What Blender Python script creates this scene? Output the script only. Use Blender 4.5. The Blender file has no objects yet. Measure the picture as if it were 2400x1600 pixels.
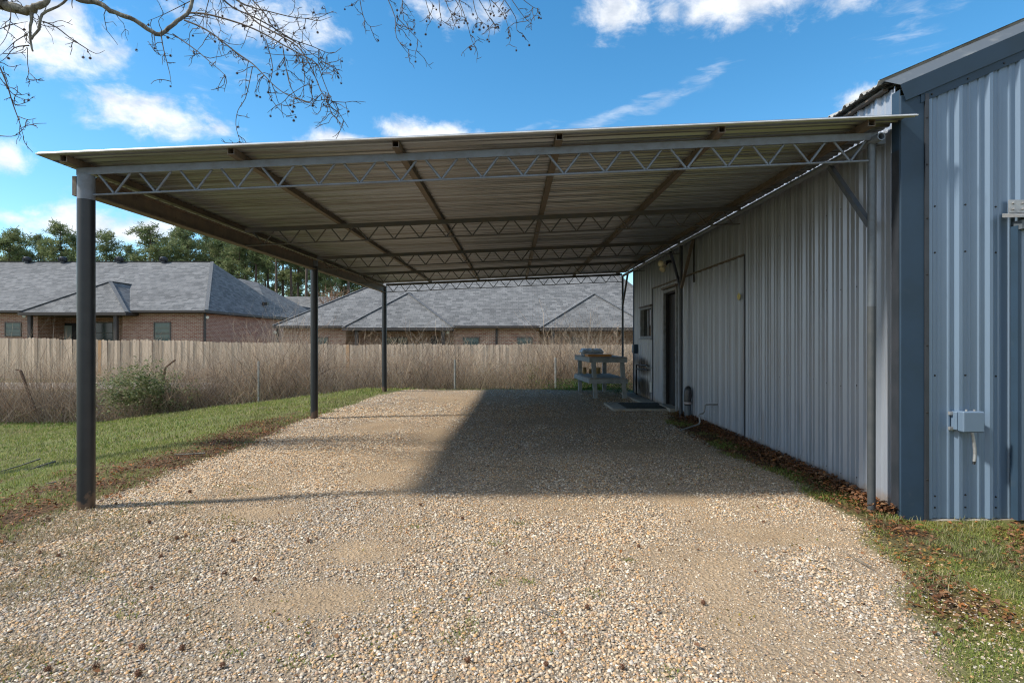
import bpy, math, random
import numpy as np
from mathutils import Vector, Matrix
random.seed(7); RNG = np.random.default_rng(7)
S = bpy.context.scene
COL = S.collection
R = math.radians

# ------------------------------------------------------------------ camera
FPX, CX, CY, CAMZ = 1310.0, 1202.0, 797.0, 1.29
cam = bpy.data.cameras.new('camera'); camo = bpy.data.objects.new('camera', cam); COL.objects.link(camo)
camo.location = (0, 0, CAMZ); camo.rotation_euler = (R(90), 0, 0)
cam.sensor_width = 36; cam.lens = 36 * FPX / 2400
cam.shift_x = -2 / 2400; cam.shift_y = -3 / 2400
cam.clip_start = .05; cam.clip_end = 3000
S.camera = camo

# ------------------------------------------------------------------ light
SUN_DIR = Vector((1, .19, -1.0)).normalized()
SUN_EL = math.asin(-SUN_DIR.z); SUN_AZ = math.atan2(-SUN_DIR.x, -SUN_DIR.y)
sun = bpy.data.lights.new('sun', 'SUN'); sun.energy = .9; sun.angle = R(4.0); sun.color = (1, .93, .83)
suno = bpy.data.objects.new('sun', sun); COL.objects.link(suno)
suno.rotation_euler = SUN_DIR.to_track_quat('-Z', 'Y').to_euler(); suno.location = (-30, -5, 30)
S.view_settings.view_transform = 'Standard'; S.view_settings.look = 'None'
S.view_settings.exposure = 2.68; S.view_settings.gamma = 1; S.view_settings.use_curve_mapping = False
S.render.engine = 'CYCLES'
S.cycles.max_bounces = 9; S.cycles.diffuse_bounces = 6; S.cycles.glossy_bounces = 3; S.cycles.transmission_bounces = 3
S.cycles.caustics_reflective = False; S.cycles.caustics_refractive = False
S.cycles.use_denoising = True; S.cycles.filter_width = 1.15; S.cycles.denoising_prefilter = 'NONE'; S.cycles.denoising_input_passes = 'RGB_ALBEDO_NORMAL'
S.cycles.sample_clamp_indirect = 6


class NT:
    """small node helper"""
    def __init__(s, tree): s.t = tree; s.n = tree.nodes; s.l = tree.links
    def node(s, typ, **kw):
        n = s.n.new(typ)
        for k, v in kw.items(): setattr(n, k, v)
        return n
    def put(s, sock, v):
        if isinstance(v, bpy.types.NodeSocket): s.l.new(v, sock)
        elif v is not None:
            if sock.type == 'RGBA' and len(v) == 3: v = (*v, 1)
            sock.default_value = v
    def math(s, op, a, b=None, c=None, clamp=False):
        n = s.node('ShaderNodeMath', operation=op, use_clamp=clamp)
        s.put(n.inputs[0], a)
        if b is not None: s.put(n.inputs[1], b)
        if c is not None: s.put(n.inputs[2], c)
        return n.outputs[0]
    def mix(s, f, a, b, blend='MIX'):
        n = s.node('ShaderNodeMix', data_type='RGBA', blend_type=blend)
        s.put(n.inputs[0], f); s.put(n.inputs[6], a); s.put(n.inputs[7], b)
        return n.outputs[2]
    def ramp(s, f, lo, hi):
        n = s.node('ShaderNodeMapRange', interpolation_type='SMOOTHSTEP')
        s.put(n.inputs[0], f); n.inputs[1].default_value = lo; n.inputs[2].default_value = hi
        return n.outputs[0]
    def noise(s, vec, scale, detail=4, rough=.55, dist=0):
        n = s.node('ShaderNodeTexNoise'); s.put(n.inputs['Vector'], vec)
        n.inputs['Scale'].default_value = scale; n.inputs['Detail'].default_value = detail
        n.inputs['Roughness'].default_value = rough; n.inputs['Distortion'].default_value = dist
        return n.outputs['Fac']
    def mapping(s, vec, scale=(1, 1, 1), rot=(0, 0, 0), loc=(0, 0, 0)):
        n = s.node('ShaderNodeMapping'); s.put(n.inputs[0], vec)
        n.inputs['Scale'].default_value = scale; n.inputs['Rotation'].default_value = rot; n.inputs['Location'].default_value = loc
        return n.outputs[0]


# ------------------------------------------------------------------ sky
W = bpy.data.worlds.new('World'); S.world = W; W.use_nodes = True
nt = NT(W.node_tree); nt.n.clear()
out = nt.node('ShaderNodeOutputWorld'); bg = nt.node('ShaderNodeBackground')
SKY_STRENGTH = .15
bg.inputs[1].default_value = SKY_STRENGTH
sky = nt.node('ShaderNodeTexSky', sky_type='NISHITA')
sky.sun_disc = False; sky.sun_elevation = SUN_EL; sky.sun_rotation = SUN_AZ
sky.altitude = 100; sky.air_density = 1.0; sky.dust_density = .25; sky.ozone_density = 2.5
tc = nt.node('ShaderNodeTexCoord'); G = tc.outputs['Generated']
sep = nt.node('ShaderNodeSeparateXYZ'); nt.put(sep.inputs[0], G)
az = nt.math('ARCTAN2', sep.outputs[0], sep.outputs[1]); el = nt.math('ARCSINE', sep.outputs[2])
def azel(px, py):
    x, z = (px - CX) / FPX, (CY - py) / FPX
    return math.atan2(x, 1), math.atan2(z, math.hypot(x, 1))
# direction of each cloud (azimuth, elevation) and its angular half size
CLOUDS = [(350, 275, 165, 58, 1.0), (90, 70, 215, 100, .95), (640, 50, 210, 75, .7), (30, 365, 60, 36, .85),
          (30, 510, 70, 22, .7), (190, 520, 150, 55, 1.0), (340, 540, 110, 34, .85), (1000, 310, 120, 36, 1.0),
          (800, 325, 90, 30, .9), (1740, 0, 220, 85, .98), (1450, 25, 90, 65, .75), (1560, 30, 50, 50, .6),
          (1990, 0, 110, 45, .75), (1985, 235, 60, 35, .6), (1110, 20, 120, 60, .55)]
dens = None
wv = nt.noise(nt.mapping(G, (1, 1, 1.6)), 5.5, 3, .5)
wob = nt.math('MULTIPLY', nt.math('SUBTRACT', wv, .5), .065)
azw = nt.math('ADD', az, wob); elw = nt.math('ADD', el, nt.math('MULTIPLY', wob, .5))
for px, py, hx, hy, w in CLOUDS:
    a, e = azel(px, py)
    a2, _ = azel(px + hx, py); _, e2 = azel(px, py - hy)
    u = nt.math('DIVIDE', nt.math('SUBTRACT', azw, a), abs(a2 - a)); v = nt.math('DIVIDE', nt.math('SUBTRACT', elw, e), abs(e2 - e))
    d = nt.math('SQRT', nt.math('ADD', nt.math('MULTIPLY', u, u), nt.math('MULTIPLY', v, v)))
    b = nt.math('MULTIPLY', nt.math('SUBTRACT', 1.25, d), w)
    dens = b if dens is None else nt.math('MAXIMUM', dens, b)
# sky out of view gets denser cloud, added to raise the fill light
big = nt.noise(nt.mapping(G, (1, 1, 2.2)), 2.1, 3, .5)
front = nt.ramp(sep.outputs[1], -.15, .55)
rest = nt.math('SUBTRACT', nt.math('MULTIPLY', nt.math('SUBTRACT', big, .38), 6.0), nt.math('MULTIPLY', front, 2.0))
dens = nt.math('MAXIMUM', dens, rest)
fb = nt.noise(nt.mapping(G, (1, 1, 1.5)), 17, 8, .62, .25)
cl = nt.math('ADD', nt.math('MULTIPLY', dens, .8), nt.math('MULTIPLY', nt.math('SUBTRACT', fb, .5), 2.0))
cover = nt.ramp(cl, .04, .85)
# thin streaks of high cloud
th = None
for px, py, hx, hy, w in [(1400, 285, 260, 26, .9), (1560, 235, 150, 26, .8), (1655, 185, 45, 45, .7), (1240, 310, 110, 20, .7), (2140, 60, 150, 90, .35), (560, 150, 160, 70, .4)]:
    a, e = azel(px, py); a2, _ = azel(px + hx, py); _, e2 = azel(px, py - hy)
    dv = nt.math('SUBTRACT', elw, nt.math('ADD', e, nt.math('MULTIPLY', nt.math('SUBTRACT', azw, a), .30)))
    u = nt.math('DIVIDE', nt.math('SUBTRACT', azw, a), abs(a2 - a)); v = nt.math('DIVIDE', dv, abs(e2 - e))
    d = nt.math('ADD', nt.math('MULTIPLY', u, u), nt.math('MULTIPLY', v, v))
    b = nt.math('MULTIPLY', nt.math('SUBTRACT', 1, d), w)
    th = b if th is None else nt.math('MAXIMUM', th, b)
fs = nt.noise(nt.mapping(G, (1, 1, 4), (0, R(-14), 0)), 16, 7, .62, .5)
thin = nt.math('MULTIPLY', nt.ramp(nt.math('ADD', nt.math('MULTIPLY', th, .6), nt.math('MULTIPLY', nt.math('SUBTRACT', fs, .5), 2.2)), .1, 1.0), .40)
cover = nt.math('MAXIMUM', cover, thin)
shade = nt.noise(nt.mapping(G, (1, 1, 1.8), (0, 0, 0), (.02, 0, -.03)), 13, 6, .6)
ccol = nt.mix(nt.ramp(shade, .3, .62), (.78, .84, .94), (1.22, 1.24, 1.27))
hsv = nt.node('ShaderNodeHueSaturation'); nt.put(hsv.inputs['Color'], sky.outputs[0])
hsv.inputs['Hue'].default_value = .49; hsv.inputs['Saturation'].default_value = 1.30; hsv.inputs['Value'].default_value = .225
col = nt.mix(nt.math('MULTIPLY', cover, .93), hsv.outputs[0], ccol)
nt.put(bg.inputs[0], col); nt.l.new(bg.outputs[0], out.inputs[0])


# ------------------------------------------------------------------ helpers
def P(px, py, Y):
    return np.array([(px - CX) * Y / FPX, Y, CAMZ + (CY - py) * Y / FPX])

def hsh(i, j, s):
    n = (i * 374761393 + j * 668265263 + s * 974711) & 0xffffffff
    n = ((n ^ (n >> 13)) * 1274126177) & 0xffffffff
    return ((n ^ (n >> 16)) & 0xffff) / 65535.0

def vnoise(x, y, s=0):
    x = np.asarray(x, float); y = np.asarray(y, float)
    i = np.floor(x).astype(np.int64); j = np.floor(y).astype(np.int64)
    fx = x - i; fy = y - j; fx = fx * fx * (3 - 2 * fx); fy = fy * fy * (3 - 2 * fy)
    a, b, c, d = hsh(i, j, s), hsh(i + 1, j, s), hsh(i, j + 1, s), hsh(i + 1, j + 1, s)
    return (a * (1 - fx) + b * fx) * (1 - fy) + (c * (1 - fx) + d * fx) * fy

def fbm(x, y, s=0, o=4):
    t = 0; amp = .5; f = 1
    for k in range(o):
        t = t + amp * vnoise(np.asarray(x) * f, np.asarray(y) * f, s + k * 17); amp *= .5; f *= 2.03
    return t / (1 - .5 ** o)

def sstep(a, b, x):
    t = np.clip((np.asarray(x, float) - a) / (b - a), 0, 1); return t * t * (3 - 2 * t)

def link(o, parent=None):
    COL.objects.link(o)
    if parent is not None: o.parent = parent
    return o

def tag(o, label=None, cat=None, group=None, kind=None):
    if label: o['label'] = label
    if cat: o['category'] = cat
    if group: o['group'] = group
    if kind: o['kind'] = kind
    return o

def empty(name, loc, label, cat, group=None):
    o = bpy.data.objects.new(name, None); o.location = loc; o.empty_display_size = .1
    COL.objects.link(o); return tag(o, label, cat, group)

def np_mesh(name, V, F, mat=None, cols=None, smooth=False):
    V = np.asarray(V, np.float32).reshape(-1, 3); F = np.asarray(F, np.int32)
    me = bpy.data.meshes.new(name); k = F.shape[1]
    me.vertices.add(len(V)); me.vertices.foreach_set('co', V.ravel())
    me.loops.add(F.size); me.loops.foreach_set('vertex_index', F.ravel())
    me.polygons.add(len(F)); me.polygons.foreach_set('loop_start', np.arange(0, F.size, k, dtype=np.int32))
    me.polygons.foreach_set('loop_total', np.full(len(F), k, np.int32))
    if cols is not None:
        c = np.ones((len(V), 4), np.float32); c[:, :3] = cols
        me.attributes.new('col', 'FLOAT_COLOR', 'POINT').data.foreach_set('color', c.ravel())
    if smooth: me.polygons.foreach_set('use_smooth', np.ones(len(F), bool))
    me.update(calc_edges=True); me.validate()
    if mat: me.materials.append(mat)
    return me

class MB:
    """collects boxes, tubes and polygons into one mesh"""
    def __init__(s): s.v = []; s.f = []; s.sm = []
    def add(s, vs, fs, smooth=False):
        n = len(s.v); s.v += [tuple(map(float, p)) for p in vs]; s.f += [tuple(n + i for i in f) for f in fs]; s.sm += [smooth] * len(fs); return s
    def box(s, lo, hi, M=None):
        (a, b, c), (d, e, f) = lo, hi
        vs = [(a, b, c), (d, b, c), (d, e, c), (a, e, c), (a, b, f), (d, b, f), (d, e, f), (a, e, f)]
        if M is not None: vs = [M @ Vector(p) for p in vs]
        return s.add(vs, [(0, 3, 2, 1), (4, 5, 6, 7), (0, 1, 5, 4), (1, 2, 6, 5), (2, 3, 7, 6), (3, 0, 4, 7)])
    def bar(s, p, q, w, h=None, up=(0, 0, 1)):
        """rectangular bar between two points"""
        p, q = Vector(p), Vector(q); h = h or w
        d = (q - p); L = d.length; d.normalize(); u = Vector(up)
        if abs(d.dot(u)) > .98: u = Vector((0, 1, 0))
        x = d.cross(u).normalized(); z = x.cross(d)
        M = Matrix(((x.x, d.x, z.x, p.x), (x.y, d.y, z.y, p.y), (x.z, d.z, z.z, p.z), (0, 0, 0, 1)))
        return s.box((-w / 2, 0, -h / 2), (w / 2, L, h / 2), M)
    def tube(s, pts, rad, n=8, caps=True, smooth=True):
        pts = [Vector(p) for p in pts]; m = len(pts)
        rad = [rad] * m if not hasattr(rad, '__len__') else rad
        vs = []; ref = None
        for i, p in enumerate(pts):
            d = (pts[min(i + 1, m - 1)] - pts[max(i - 1, 0)]).normalized()
            if ref is None: ref = Vector((0, 0, 1)) if abs(d.z) < .9 else Vector((1, 0, 0))
            x = (ref - d * ref.dot(d)).normalized(); ref = x; y = d.cross(x)
            for k in range(n):
                a = 2 * math.pi * k / n; vs.append(p + (x * math.cos(a) + y * math.sin(a)) * rad[i])
        fs = [(i * n + k, i * n + (k + 1) % n, (i + 1) * n + (k + 1) % n, (i + 1) * n + k) for i in range(m - 1) for k in range(n)]
        s.add(vs, fs, smooth)
        if caps:
            s.add([vs[k] for k in range(n)], [tuple(range(n - 1, -1, -1))]); s.add([vs[(m - 1) * n + k] for k in range(n)], [tuple(range(n))])
        return s
    def lathe(s, prof, n=16, c=(0, 0, 0)):
        vs = [(c[0] + r * math.cos(2 * math.pi * k / n), c[1] + r * math.sin(2 * math.pi * k / n), c[2] + z) for r, z in prof for k in range(n)]
        fs = [(i * n + k, i * n + (k + 1) % n, (i + 1) * n + (k + 1) % n, (i + 1) * n + k) for i in range(len(prof) - 1) for k in range(n)]
        return s.add(vs, fs, True)
    def poly(s, vs): return s.add(vs, [tuple(range(len(vs)))])
    def prism(s, pts, d):
        """extrude polygon by vector d"""
        n = len(pts); d = Vector(d); a = [Vector(p) for p in pts]; b = [p + d for p in a]
        return s.add(a + b, [tuple(range(n - 1, -1, -1)), tuple(range(n, 2 * n))] + [(i, (i + 1) % n, n + (i + 1) % n, n + i) for i in range(n)])
    def mesh(s, name, mat=None, bevel=0):
        me = bpy.data.meshes.new(name); me.from_pydata(s.v, [], s.f); me.polygons.foreach_set('use_smooth', s.sm); me.update()
        if mat: me.materials.append(mat)
        return me
    def obj(s, name, mat, parent=None, bevel=0):
        o = bpy.data.objects.new(name, s.mesh(name, mat)); link(o, parent)
        if bevel:
            b = o.modifiers.new('bevel', 'BEVEL'); b.width = bevel; b.segments = 1; b.limit_method = 'ANGLE'
        return o

def inst(name, me, parent, loc=(0, 0, 0), rot=(0, 0, 0), sc=(1, 1, 1)):
    o = bpy.data.objects.new(name, me); o.location = loc; o.rotation_euler = rot; o.scale = sc if hasattr(sc, '__len__') else (sc,) * 3
    return link(o, parent)

# ------------------------------------------------------------------ materials
def mat(name, base, rough=.6, metal=0.0, var=None, vscale=6, vstretch=(1, 1, 1), amt=1.0, lo=.35, hi=.7, bump=0, bscale=40, spec=.5, coord='Object', var2=None, v2scale=2, v2lo=.55, v2hi=.75):
    m = bpy.data.materials.new(name); m.use_nodes = True; t = NT(m.node_tree)
    b = t.n['Principled BSDF']; b.inputs['Roughness'].default_value = rough; b.inputs['Metallic'].default_value = metal
    b.inputs['Specular IOR Level'].default_value = spec
    c = t.node('ShaderNodeTexCoord').outputs[coord]
    colr = base
    if var is not None:
        f = t.math('MULTIPLY', t.ramp(t.noise(t.mapping(c, vstretch), vscale, 6, .6), lo, hi), amt)
        colr = t.mix(f, base, var)
    if var2 is not None:
        f = t.ramp(t.noise(t.mapping(c, vstretch), v2scale, 5, .6), v2lo, v2hi); colr = t.mix(f, colr, var2)
    t.put(b.inputs['Base Color'], colr)
    if bump:
        bn = t.node('ShaderNodeBump'); bn.inputs['Strength'].default_value = bump; bn.inputs['Distance'].default_value = .01
        t.put(bn.inputs['Height'], t.noise(t.mapping(c, vstretch), bscale, 5)); t.put(b.inputs['Normal'], bn.outputs[0])
    return m

def vmat(name, rough=.8, spec=.3, sheen=0, trans=0, nvar=0, nscale=30):
    """material whose own colour is stored per piece"""
    m = bpy.data.materials.new(name); m.use_nodes = True; t = NT(m.node_tree)
    b = t.n['Principled BSDF']; b.inputs['Roughness'].default_value = rough; b.inputs['Specular IOR Level'].default_value = spec
    c = t.node('ShaderNodeAttribute', attribute_name='col').outputs['Color']
    if nvar:
        f = t.noise(t.node('ShaderNodeTexCoord').outputs['Object'], nscale, 4)
        c = t.mix(t.math('MULTIPLY', f, nvar), c, (.12, .10, .08))
    t.put(b.inputs['Base Color'], c)
    if trans:
        tr = t.node('ShaderNodeBsdfTranslucent'); t.put(tr.inputs[0], c)
        mx = t.node('ShaderNodeMixShader'); mx.inputs[0].default_value = trans
        t.l.new(b.outputs[0], mx.inputs[1]); t.l.new(tr.outputs[0], mx.inputs[2]); t.l.new(mx.outputs[0], t.n['Material Output'].inputs[0])
    return m

M_WALL = mat('painted_wall_steel', (.32, .36, .425), .28, .18, (.265, .295, .34), 3, (1, 1, .25), .7, spec=.6)
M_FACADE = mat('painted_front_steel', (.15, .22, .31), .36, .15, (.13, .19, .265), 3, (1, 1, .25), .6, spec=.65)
M_TRIM = mat('blue_grey_trim', (.030, .058, .095), .5, 0, (.026, .048, .072), 4, amt=.7, var2=(.055, .078, .10), v2scale=5, v2lo=.62, v2hi=.8, spec=.25)
M_TRIM_DARK = mat('dark_trim', (.022, .028, .036), .45, 0, (.035, .04, .05), 5)
M_ROOFSTEEL = mat('galvanised_sheet', (.34, .37, .41), .33, .6, (.19, .185, .175), 5, (.10, 4, 1), .95, .36, .64, var2=(.13, .10, .075), v2scale=2.2, v2lo=.58, v2hi=.72)
M_SHEDROOF = mat('weathered_roof_sheet', (.55, .54, .50), .45, .3, (.30, .27, .22), 8, amt=.8)
M_SUNLIT_EDGE = mat('sunlit_edge_tint', (.62, .64, .67), .4, 0, (.5, .51, .53), 9)  # paler than the sheet: sunlight on the roof edge put into the colour
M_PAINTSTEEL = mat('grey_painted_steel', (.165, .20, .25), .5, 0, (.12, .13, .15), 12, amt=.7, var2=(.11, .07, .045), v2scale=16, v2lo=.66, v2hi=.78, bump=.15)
M_OLDSTEEL = mat('brown_grey_steel', (.115, .095, .075), .6, 0, (.17, .13, .095), 10, amt=.9, var2=(.05, .04, .035), v2scale=6, v2lo=.6, v2hi=.75, bump=.2)
M_COLUMN = mat('charcoal_painted_pipe', (.012, .015, .019), .42, 0, (.019, .022, .026), 8, amt=.8, var2=(.10, .09, .08), v2scale=60, v2lo=.74, v2hi=.8)
t = NT(M_COLUMN.node_tree); b = t.n['Principled BSDF']; old = b.inputs['Base Color'].links[0].from_socket
pos = t.node('ShaderNodeNewGeometry').outputs['Position']; sp = t.node('ShaderNodeSeparateXYZ'); t.put(sp.inputs[0], pos)
wear = t.math('ADD', t.ramp(sp.outputs[2], .55, -.05), t.math('MULTIPLY', t.noise(pos, 9, 5, .65), 1.0))
t.put(b.inputs['Base Color'], t.mix(t.math('MULTIPLY', t.ramp(wear, 1.30, 1.42), .7), old, (.13, .08, .05)))
M_COLGREY = mat('grey_pipe', (.10, .12, .14), .45, 0, (.075, .088, .10), 20, amt=.8, bump=.1)
M_LOWPIPE = mat('darker_lower_pipe', (.048, .056, .062), .5, 0, (.07, .075, .078), 12, amt=.8)
M_GALV = mat('galvanised', (.42, .43, .43), .45, .6, (.3, .3, .3), 20)
M_BRACE = mat('blue_grey_brace', (.075, .095, .12), .5, 0, (.11, .12, .13), 12)
M_TRUSS_SHADED = mat('shaded_truss_steel', (.085, .095, .11), .55, 0, (.12, .105, .085), 9, amt=.8, bump=.15)  # rear trusses: same paint as the front one, roof shade put into the colour
M_BLACK = mat('black_paint', (.008, .008, .009), .45, 0, (.015, .014, .013), 8)
M_GLASSDARK = mat('dark_window_glass', (.006, .008, .010), .06, 0, spec=.8)
M_FRAMEGREY = mat('grey_frame', (.26, .28, .30), .5, 0, (.17, .17, .165), 9, amt=.8)
M_CONC = mat('concrete', (.34, .31, .26), .9, 0, (.24, .21, .17), 6, bump=.3, bscale=60, var2=(.17, .16, .13), v2scale=2)
M_RUBBER = mat('rubber_mat', (.02, .024, .022), .8, 0, (.035, .04, .035), 30)
M_BENCH = mat('grey_painted_wood', (.28, .295, .285), .7, 0, (.15, .165, .17), 6, (1, 6, 1), .8, bump=.3, bscale=30)
M_BENCHTOP = mat('worn_wood_top', (.27, .25, .22), .8, 0, (.18, .165, .14), 7, (6, 1, 1), .9, bump=.2)
M_ORANGEWOOD = mat('orange_stained_wood', (.50, .22, .055), .55, 0, (.38, .15, .035), 8, (1, 5, 5), .8)
M_BIN = mat('grey_plastic', (.30, .32, .34), .5, 0, (.22, .235, .25), 10)
M_SHEETPLASTIC = mat('pale_plastic_sheet', (.60, .62, .66), .35, 0, (.45, .47, .5), 9, bump=.4, bscale=14)
M_WHITE = mat('white_paint', (.72, .72, .70), .5)
M_CREAM = mat('cream_lamp', (.72, .66, .48), .4, 0, (.6, .52, .36), 12)
M_PVC = mat('grey_pvc', (.25, .255, .25), .5, 0, (.18, .185, .18), 15)
M_BAG = mat('black_plastic_bag', (.018, .017, .02), .35, 0, (.05, .045, .045), 14, bump=.8, bscale=18)
M_TAPE = mat('pale_tape', (.38, .33, .33), .6)
M_RUST = mat('rusty_steel', (.085, .05, .035), .85, 0, (.15, .075, .04), 14, bump=.3)
M_BRASS = mat('brass', (.6, .42, .14), .3, 1)
M_BARK = mat('grey_bark', (.13, .115, .095), .9, 0, (.22, .215, .18), 28, (1, 1, .5), 1, .42, .62, bump=.8, bscale=45, var2=(.045, .038, .03), v2scale=16, v2lo=.55, v2hi=.7)
M_TWIG = mat('twig_bark', (.075, .058, .045), .85, 0, (.12, .09, .07), 20)
M_BALL = mat('seed_ball', (.045, .022, .014), .8, 0, (.085, .042, .024), 60)
M_BALLG = mat('fallen_seed_ball', (.10, .045, .022), .8, 0, (.17, .08, .04), 60)
M_PINEBARK = mat('pine_bark', (.115, .085, .065), .9, 0, (.07, .055, .045), 3)
M_STONE = vmat('gravel_stone', .85, .25, nvar=.35, nscale=90)
M_LEAF = vmat('leaf_litter', .7, .3, trans=.15)
M_GRASS = vmat('grass_blade', .6, .3, trans=.35)
M_NEEDLE = vmat('foliage', .65, .25, trans=.3)
M_BRUSH = vmat('dry_stem', .85, .2, trans=.4)
M_FENCEWOOD = bpy.data.materials.new('weathered_fence_wood'); M_FENCEWOOD.use_nodes = True
t = NT(M_FENCEWOOD.node_tree); b = t.n['Principled BSDF']; b.inputs['Roughness'].default_value = .9; b.inputs['Specular IOR Level'].default_value = .2
oi = t.node('ShaderNodeObjectInfo'); c = t.node('ShaderNodeTexCoord').outputs['Object']
gr = t.noise(t.mapping(c, (9, 9, .8)), 5, 5, .6)
cc = t.mix(oi.outputs['Random'], (.37, .295, .225), (.64, .515, .395))
hot = t.ramp(oi.outputs['Random'], .978, .982)
cc = t.mix(t.math('MULTIPLY', hot, .8), cc, (.42, .22, .08))
cc = t.mix(t.math('MULTIPLY', t.ramp(gr, .4, .7), .6), cc, (.27, .22, .17))
t.put(b.inputs['Base Color'], cc)

def brick_mat(name, a, bcol, mortar, w=.21, h=.07, axis='XZ', bump=.6):
    m = bpy.data.materials.new(name); m.use_nodes = True; t = NT(m.node_tree); b = t.n['Principled BSDF']; b.inputs['Roughness'].default_value = .9
    g = t.node('ShaderNodeNewGeometry'); sp = t.node('ShaderNodeSeparateXYZ'); t.put(sp.inputs[0], g.outputs['Position'])
    nz = t.node('ShaderNodeSeparateXYZ'); t.put(nz.inputs[0], g.outputs['True Normal'])
    side = t.math('GREATER_THAN', t.math('ABSOLUTE', nz.outputs[0]), .6)
    u = t.mix(side, sp.outputs[0], sp.outputs[1])
    u2 = t.node('ShaderNodeSeparateColor'); t.put(u2.inputs[0], u)
    cb = t.node('ShaderNodeCombineXYZ'); t.put(cb.inputs[0], u2.outputs[0]); t.put(cb.inputs[1], sp.outputs[2])
    br = t.node('ShaderNodeTexBrick'); t.put(br.inputs['Vector'], cb.outputs[0]); br.inputs['Scale'].default_value = 1
    t.put(br.inputs['Color1'], a); t.put(br.inputs['Color2'], bcol); t.put(br.inputs['Mortar'], mortar)
    br.inputs['Brick Width'].default_value = w; br.inputs['Row Height'].default_value = h; br.inputs['Mortar Size'].default_value = .009
    br.inputs['Mortar Smooth'].default_value = .2; br.inputs['Bias'].default_value = -.1
    n = t.noise(cb.outputs[0], 5, 3)
    cl = t.mix(t.math('MULTIPLY', t.ramp(n, .4, .7), .3), br.outputs['Color'], (.40, .27, .21))
    t.put(b.inputs['Base Color'], cl)
    bn = t.node('ShaderNodeBump', invert=True); bn.inputs['Strength'].default_value = bump; bn.inputs['Distance'].default_value = .01
    t.put(bn.inputs['Height'], br.outputs['Fac']); t.put(b.inputs['Normal'], bn.outputs[0])
    return m

M_BRICK = brick_mat('house_brick', (.30, .125, .085), (.44, .255, .19), (.54, .47, .40), .23, .08)

def shingle_mat(name, a, bcol, dark):
    m = bpy.data.materials.new(name); m.use_nodes = True; t = NT(m.node_tree); b = t.n['Principled BSDF']; b.inputs['Roughness'].default_value = .9; b.inputs['Specular IOR Level'].default_value = .25
    g = t.node('ShaderNodeNewGeometry'); sp = t.node('ShaderNodeSeparateXYZ'); t.put(sp.inputs[0], g.outputs['Position'])
    nz = t.node('ShaderNodeSeparateXYZ'); t.put(nz.inputs[0], g.outputs['True Normal'])
    side = t.math('GREATER_THAN', t.math('ABSOLUTE', nz.outputs[0]), t.math('ABSOLUTE', nz.outputs[1]))
    u = t.math('ADD', t.math('MULTIPLY', sp.outputs[0], t.math('SUBTRACT', 1, side)), t.math('MULTIPLY', sp.outputs[1], side))
    cb = t.node('ShaderNodeCombineXYZ'); t.put(cb.inputs[0], u); t.put(cb.inputs[1], t.math('MULTIPLY', sp.outputs[2], 1.75))
    br = t.node('ShaderNodeTexBrick'); t.put(br.inputs['Vector'], cb.outputs[0]); br.inputs['Scale'].default_value = 1; br.offset = .37
    t.put(br.inputs['Color1'], a); t.put(br.inputs['Color2'], bcol); t.put(br.inputs['Mortar'], dark)
    br.inputs['Brick Width'].default_value = .33; br.inputs['Row Height'].default_value = .19; br.inputs['Mortar Size'].default_value = .008; br.inputs['Mortar Smooth'].default_value = .5
    n = t.noise(g.outputs['Position'], 14, 4); n2 = t.noise(g.outputs['Position'], .35, 3)
    cl = t.mix(t.math('MULTIPLY', t.ramp(n, .35, .7), .5), br.outputs['Color'], bcol)
    cl = t.mix(t.math('MULTIPLY', t.ramp(n2, .4, .7), .25), cl, dark)
    t.put(b.inputs['Base Color'], cl)
    bn = t.node('ShaderNodeBump', invert=True); bn.inputs['Strength'].default_value = .6; bn.inputs['Distance'].default_value = .012
    t.put(bn.inputs['Height'], br.outputs['Fac']); t.put(b.inputs['Normal'], bn.outputs[0])
    return m

M_SHINGLE = shingle_mat('grey_shingle', (.085, .09, .095), (.20, .205, .21), (.045, .047, .05))
M_RIDGECAP = mat('ridge_cap_shingle', (.08, .087, .095), .9, 0, (.15, .157, .165), 14)  # cap shingles, coloured darker to stand for the shadow lines along the hips
M_FASCIA = mat('brown_fascia', (.05, .042, .04), .6)
M_WINFRAME = mat('bronze_window_frame', (.10, .095, .085), .5)
M_PANE = mat('house_window_glass', (.02, .045, .045), .12, 0, spec=.7)
M_BLIND = mat('pale_blind', (.16, .24, .23), .5)

# ------------------------------------------------------------------ ground
YL = [0, 3.57, 4.3, 5.3, 7, 8.8, 10, 12, 14.3, 30]; XL = [-3.3, -3.3, -3.33, -3.38, -3.3, -3.38, -3.3, -3.2, -2.9, -2.9]
YR = [0, 2.1, 2.37, 2.7, 3.05, 3.6, 4.0, 4.42, 5.1, 5.8, 6.3, 7.2, 9.0, 10.1, 30]
XR = [1.6, 1.72, 1.86, 1.94, 2.13, 2.34, 2.52, 2.5, 2.56, 2.5, 2.42, 2.38, 2.5, 2.9, 2.9]
FEN_Y = 16.5; ALLEY0, ALLEY1 = 20.4, 23.6

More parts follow.
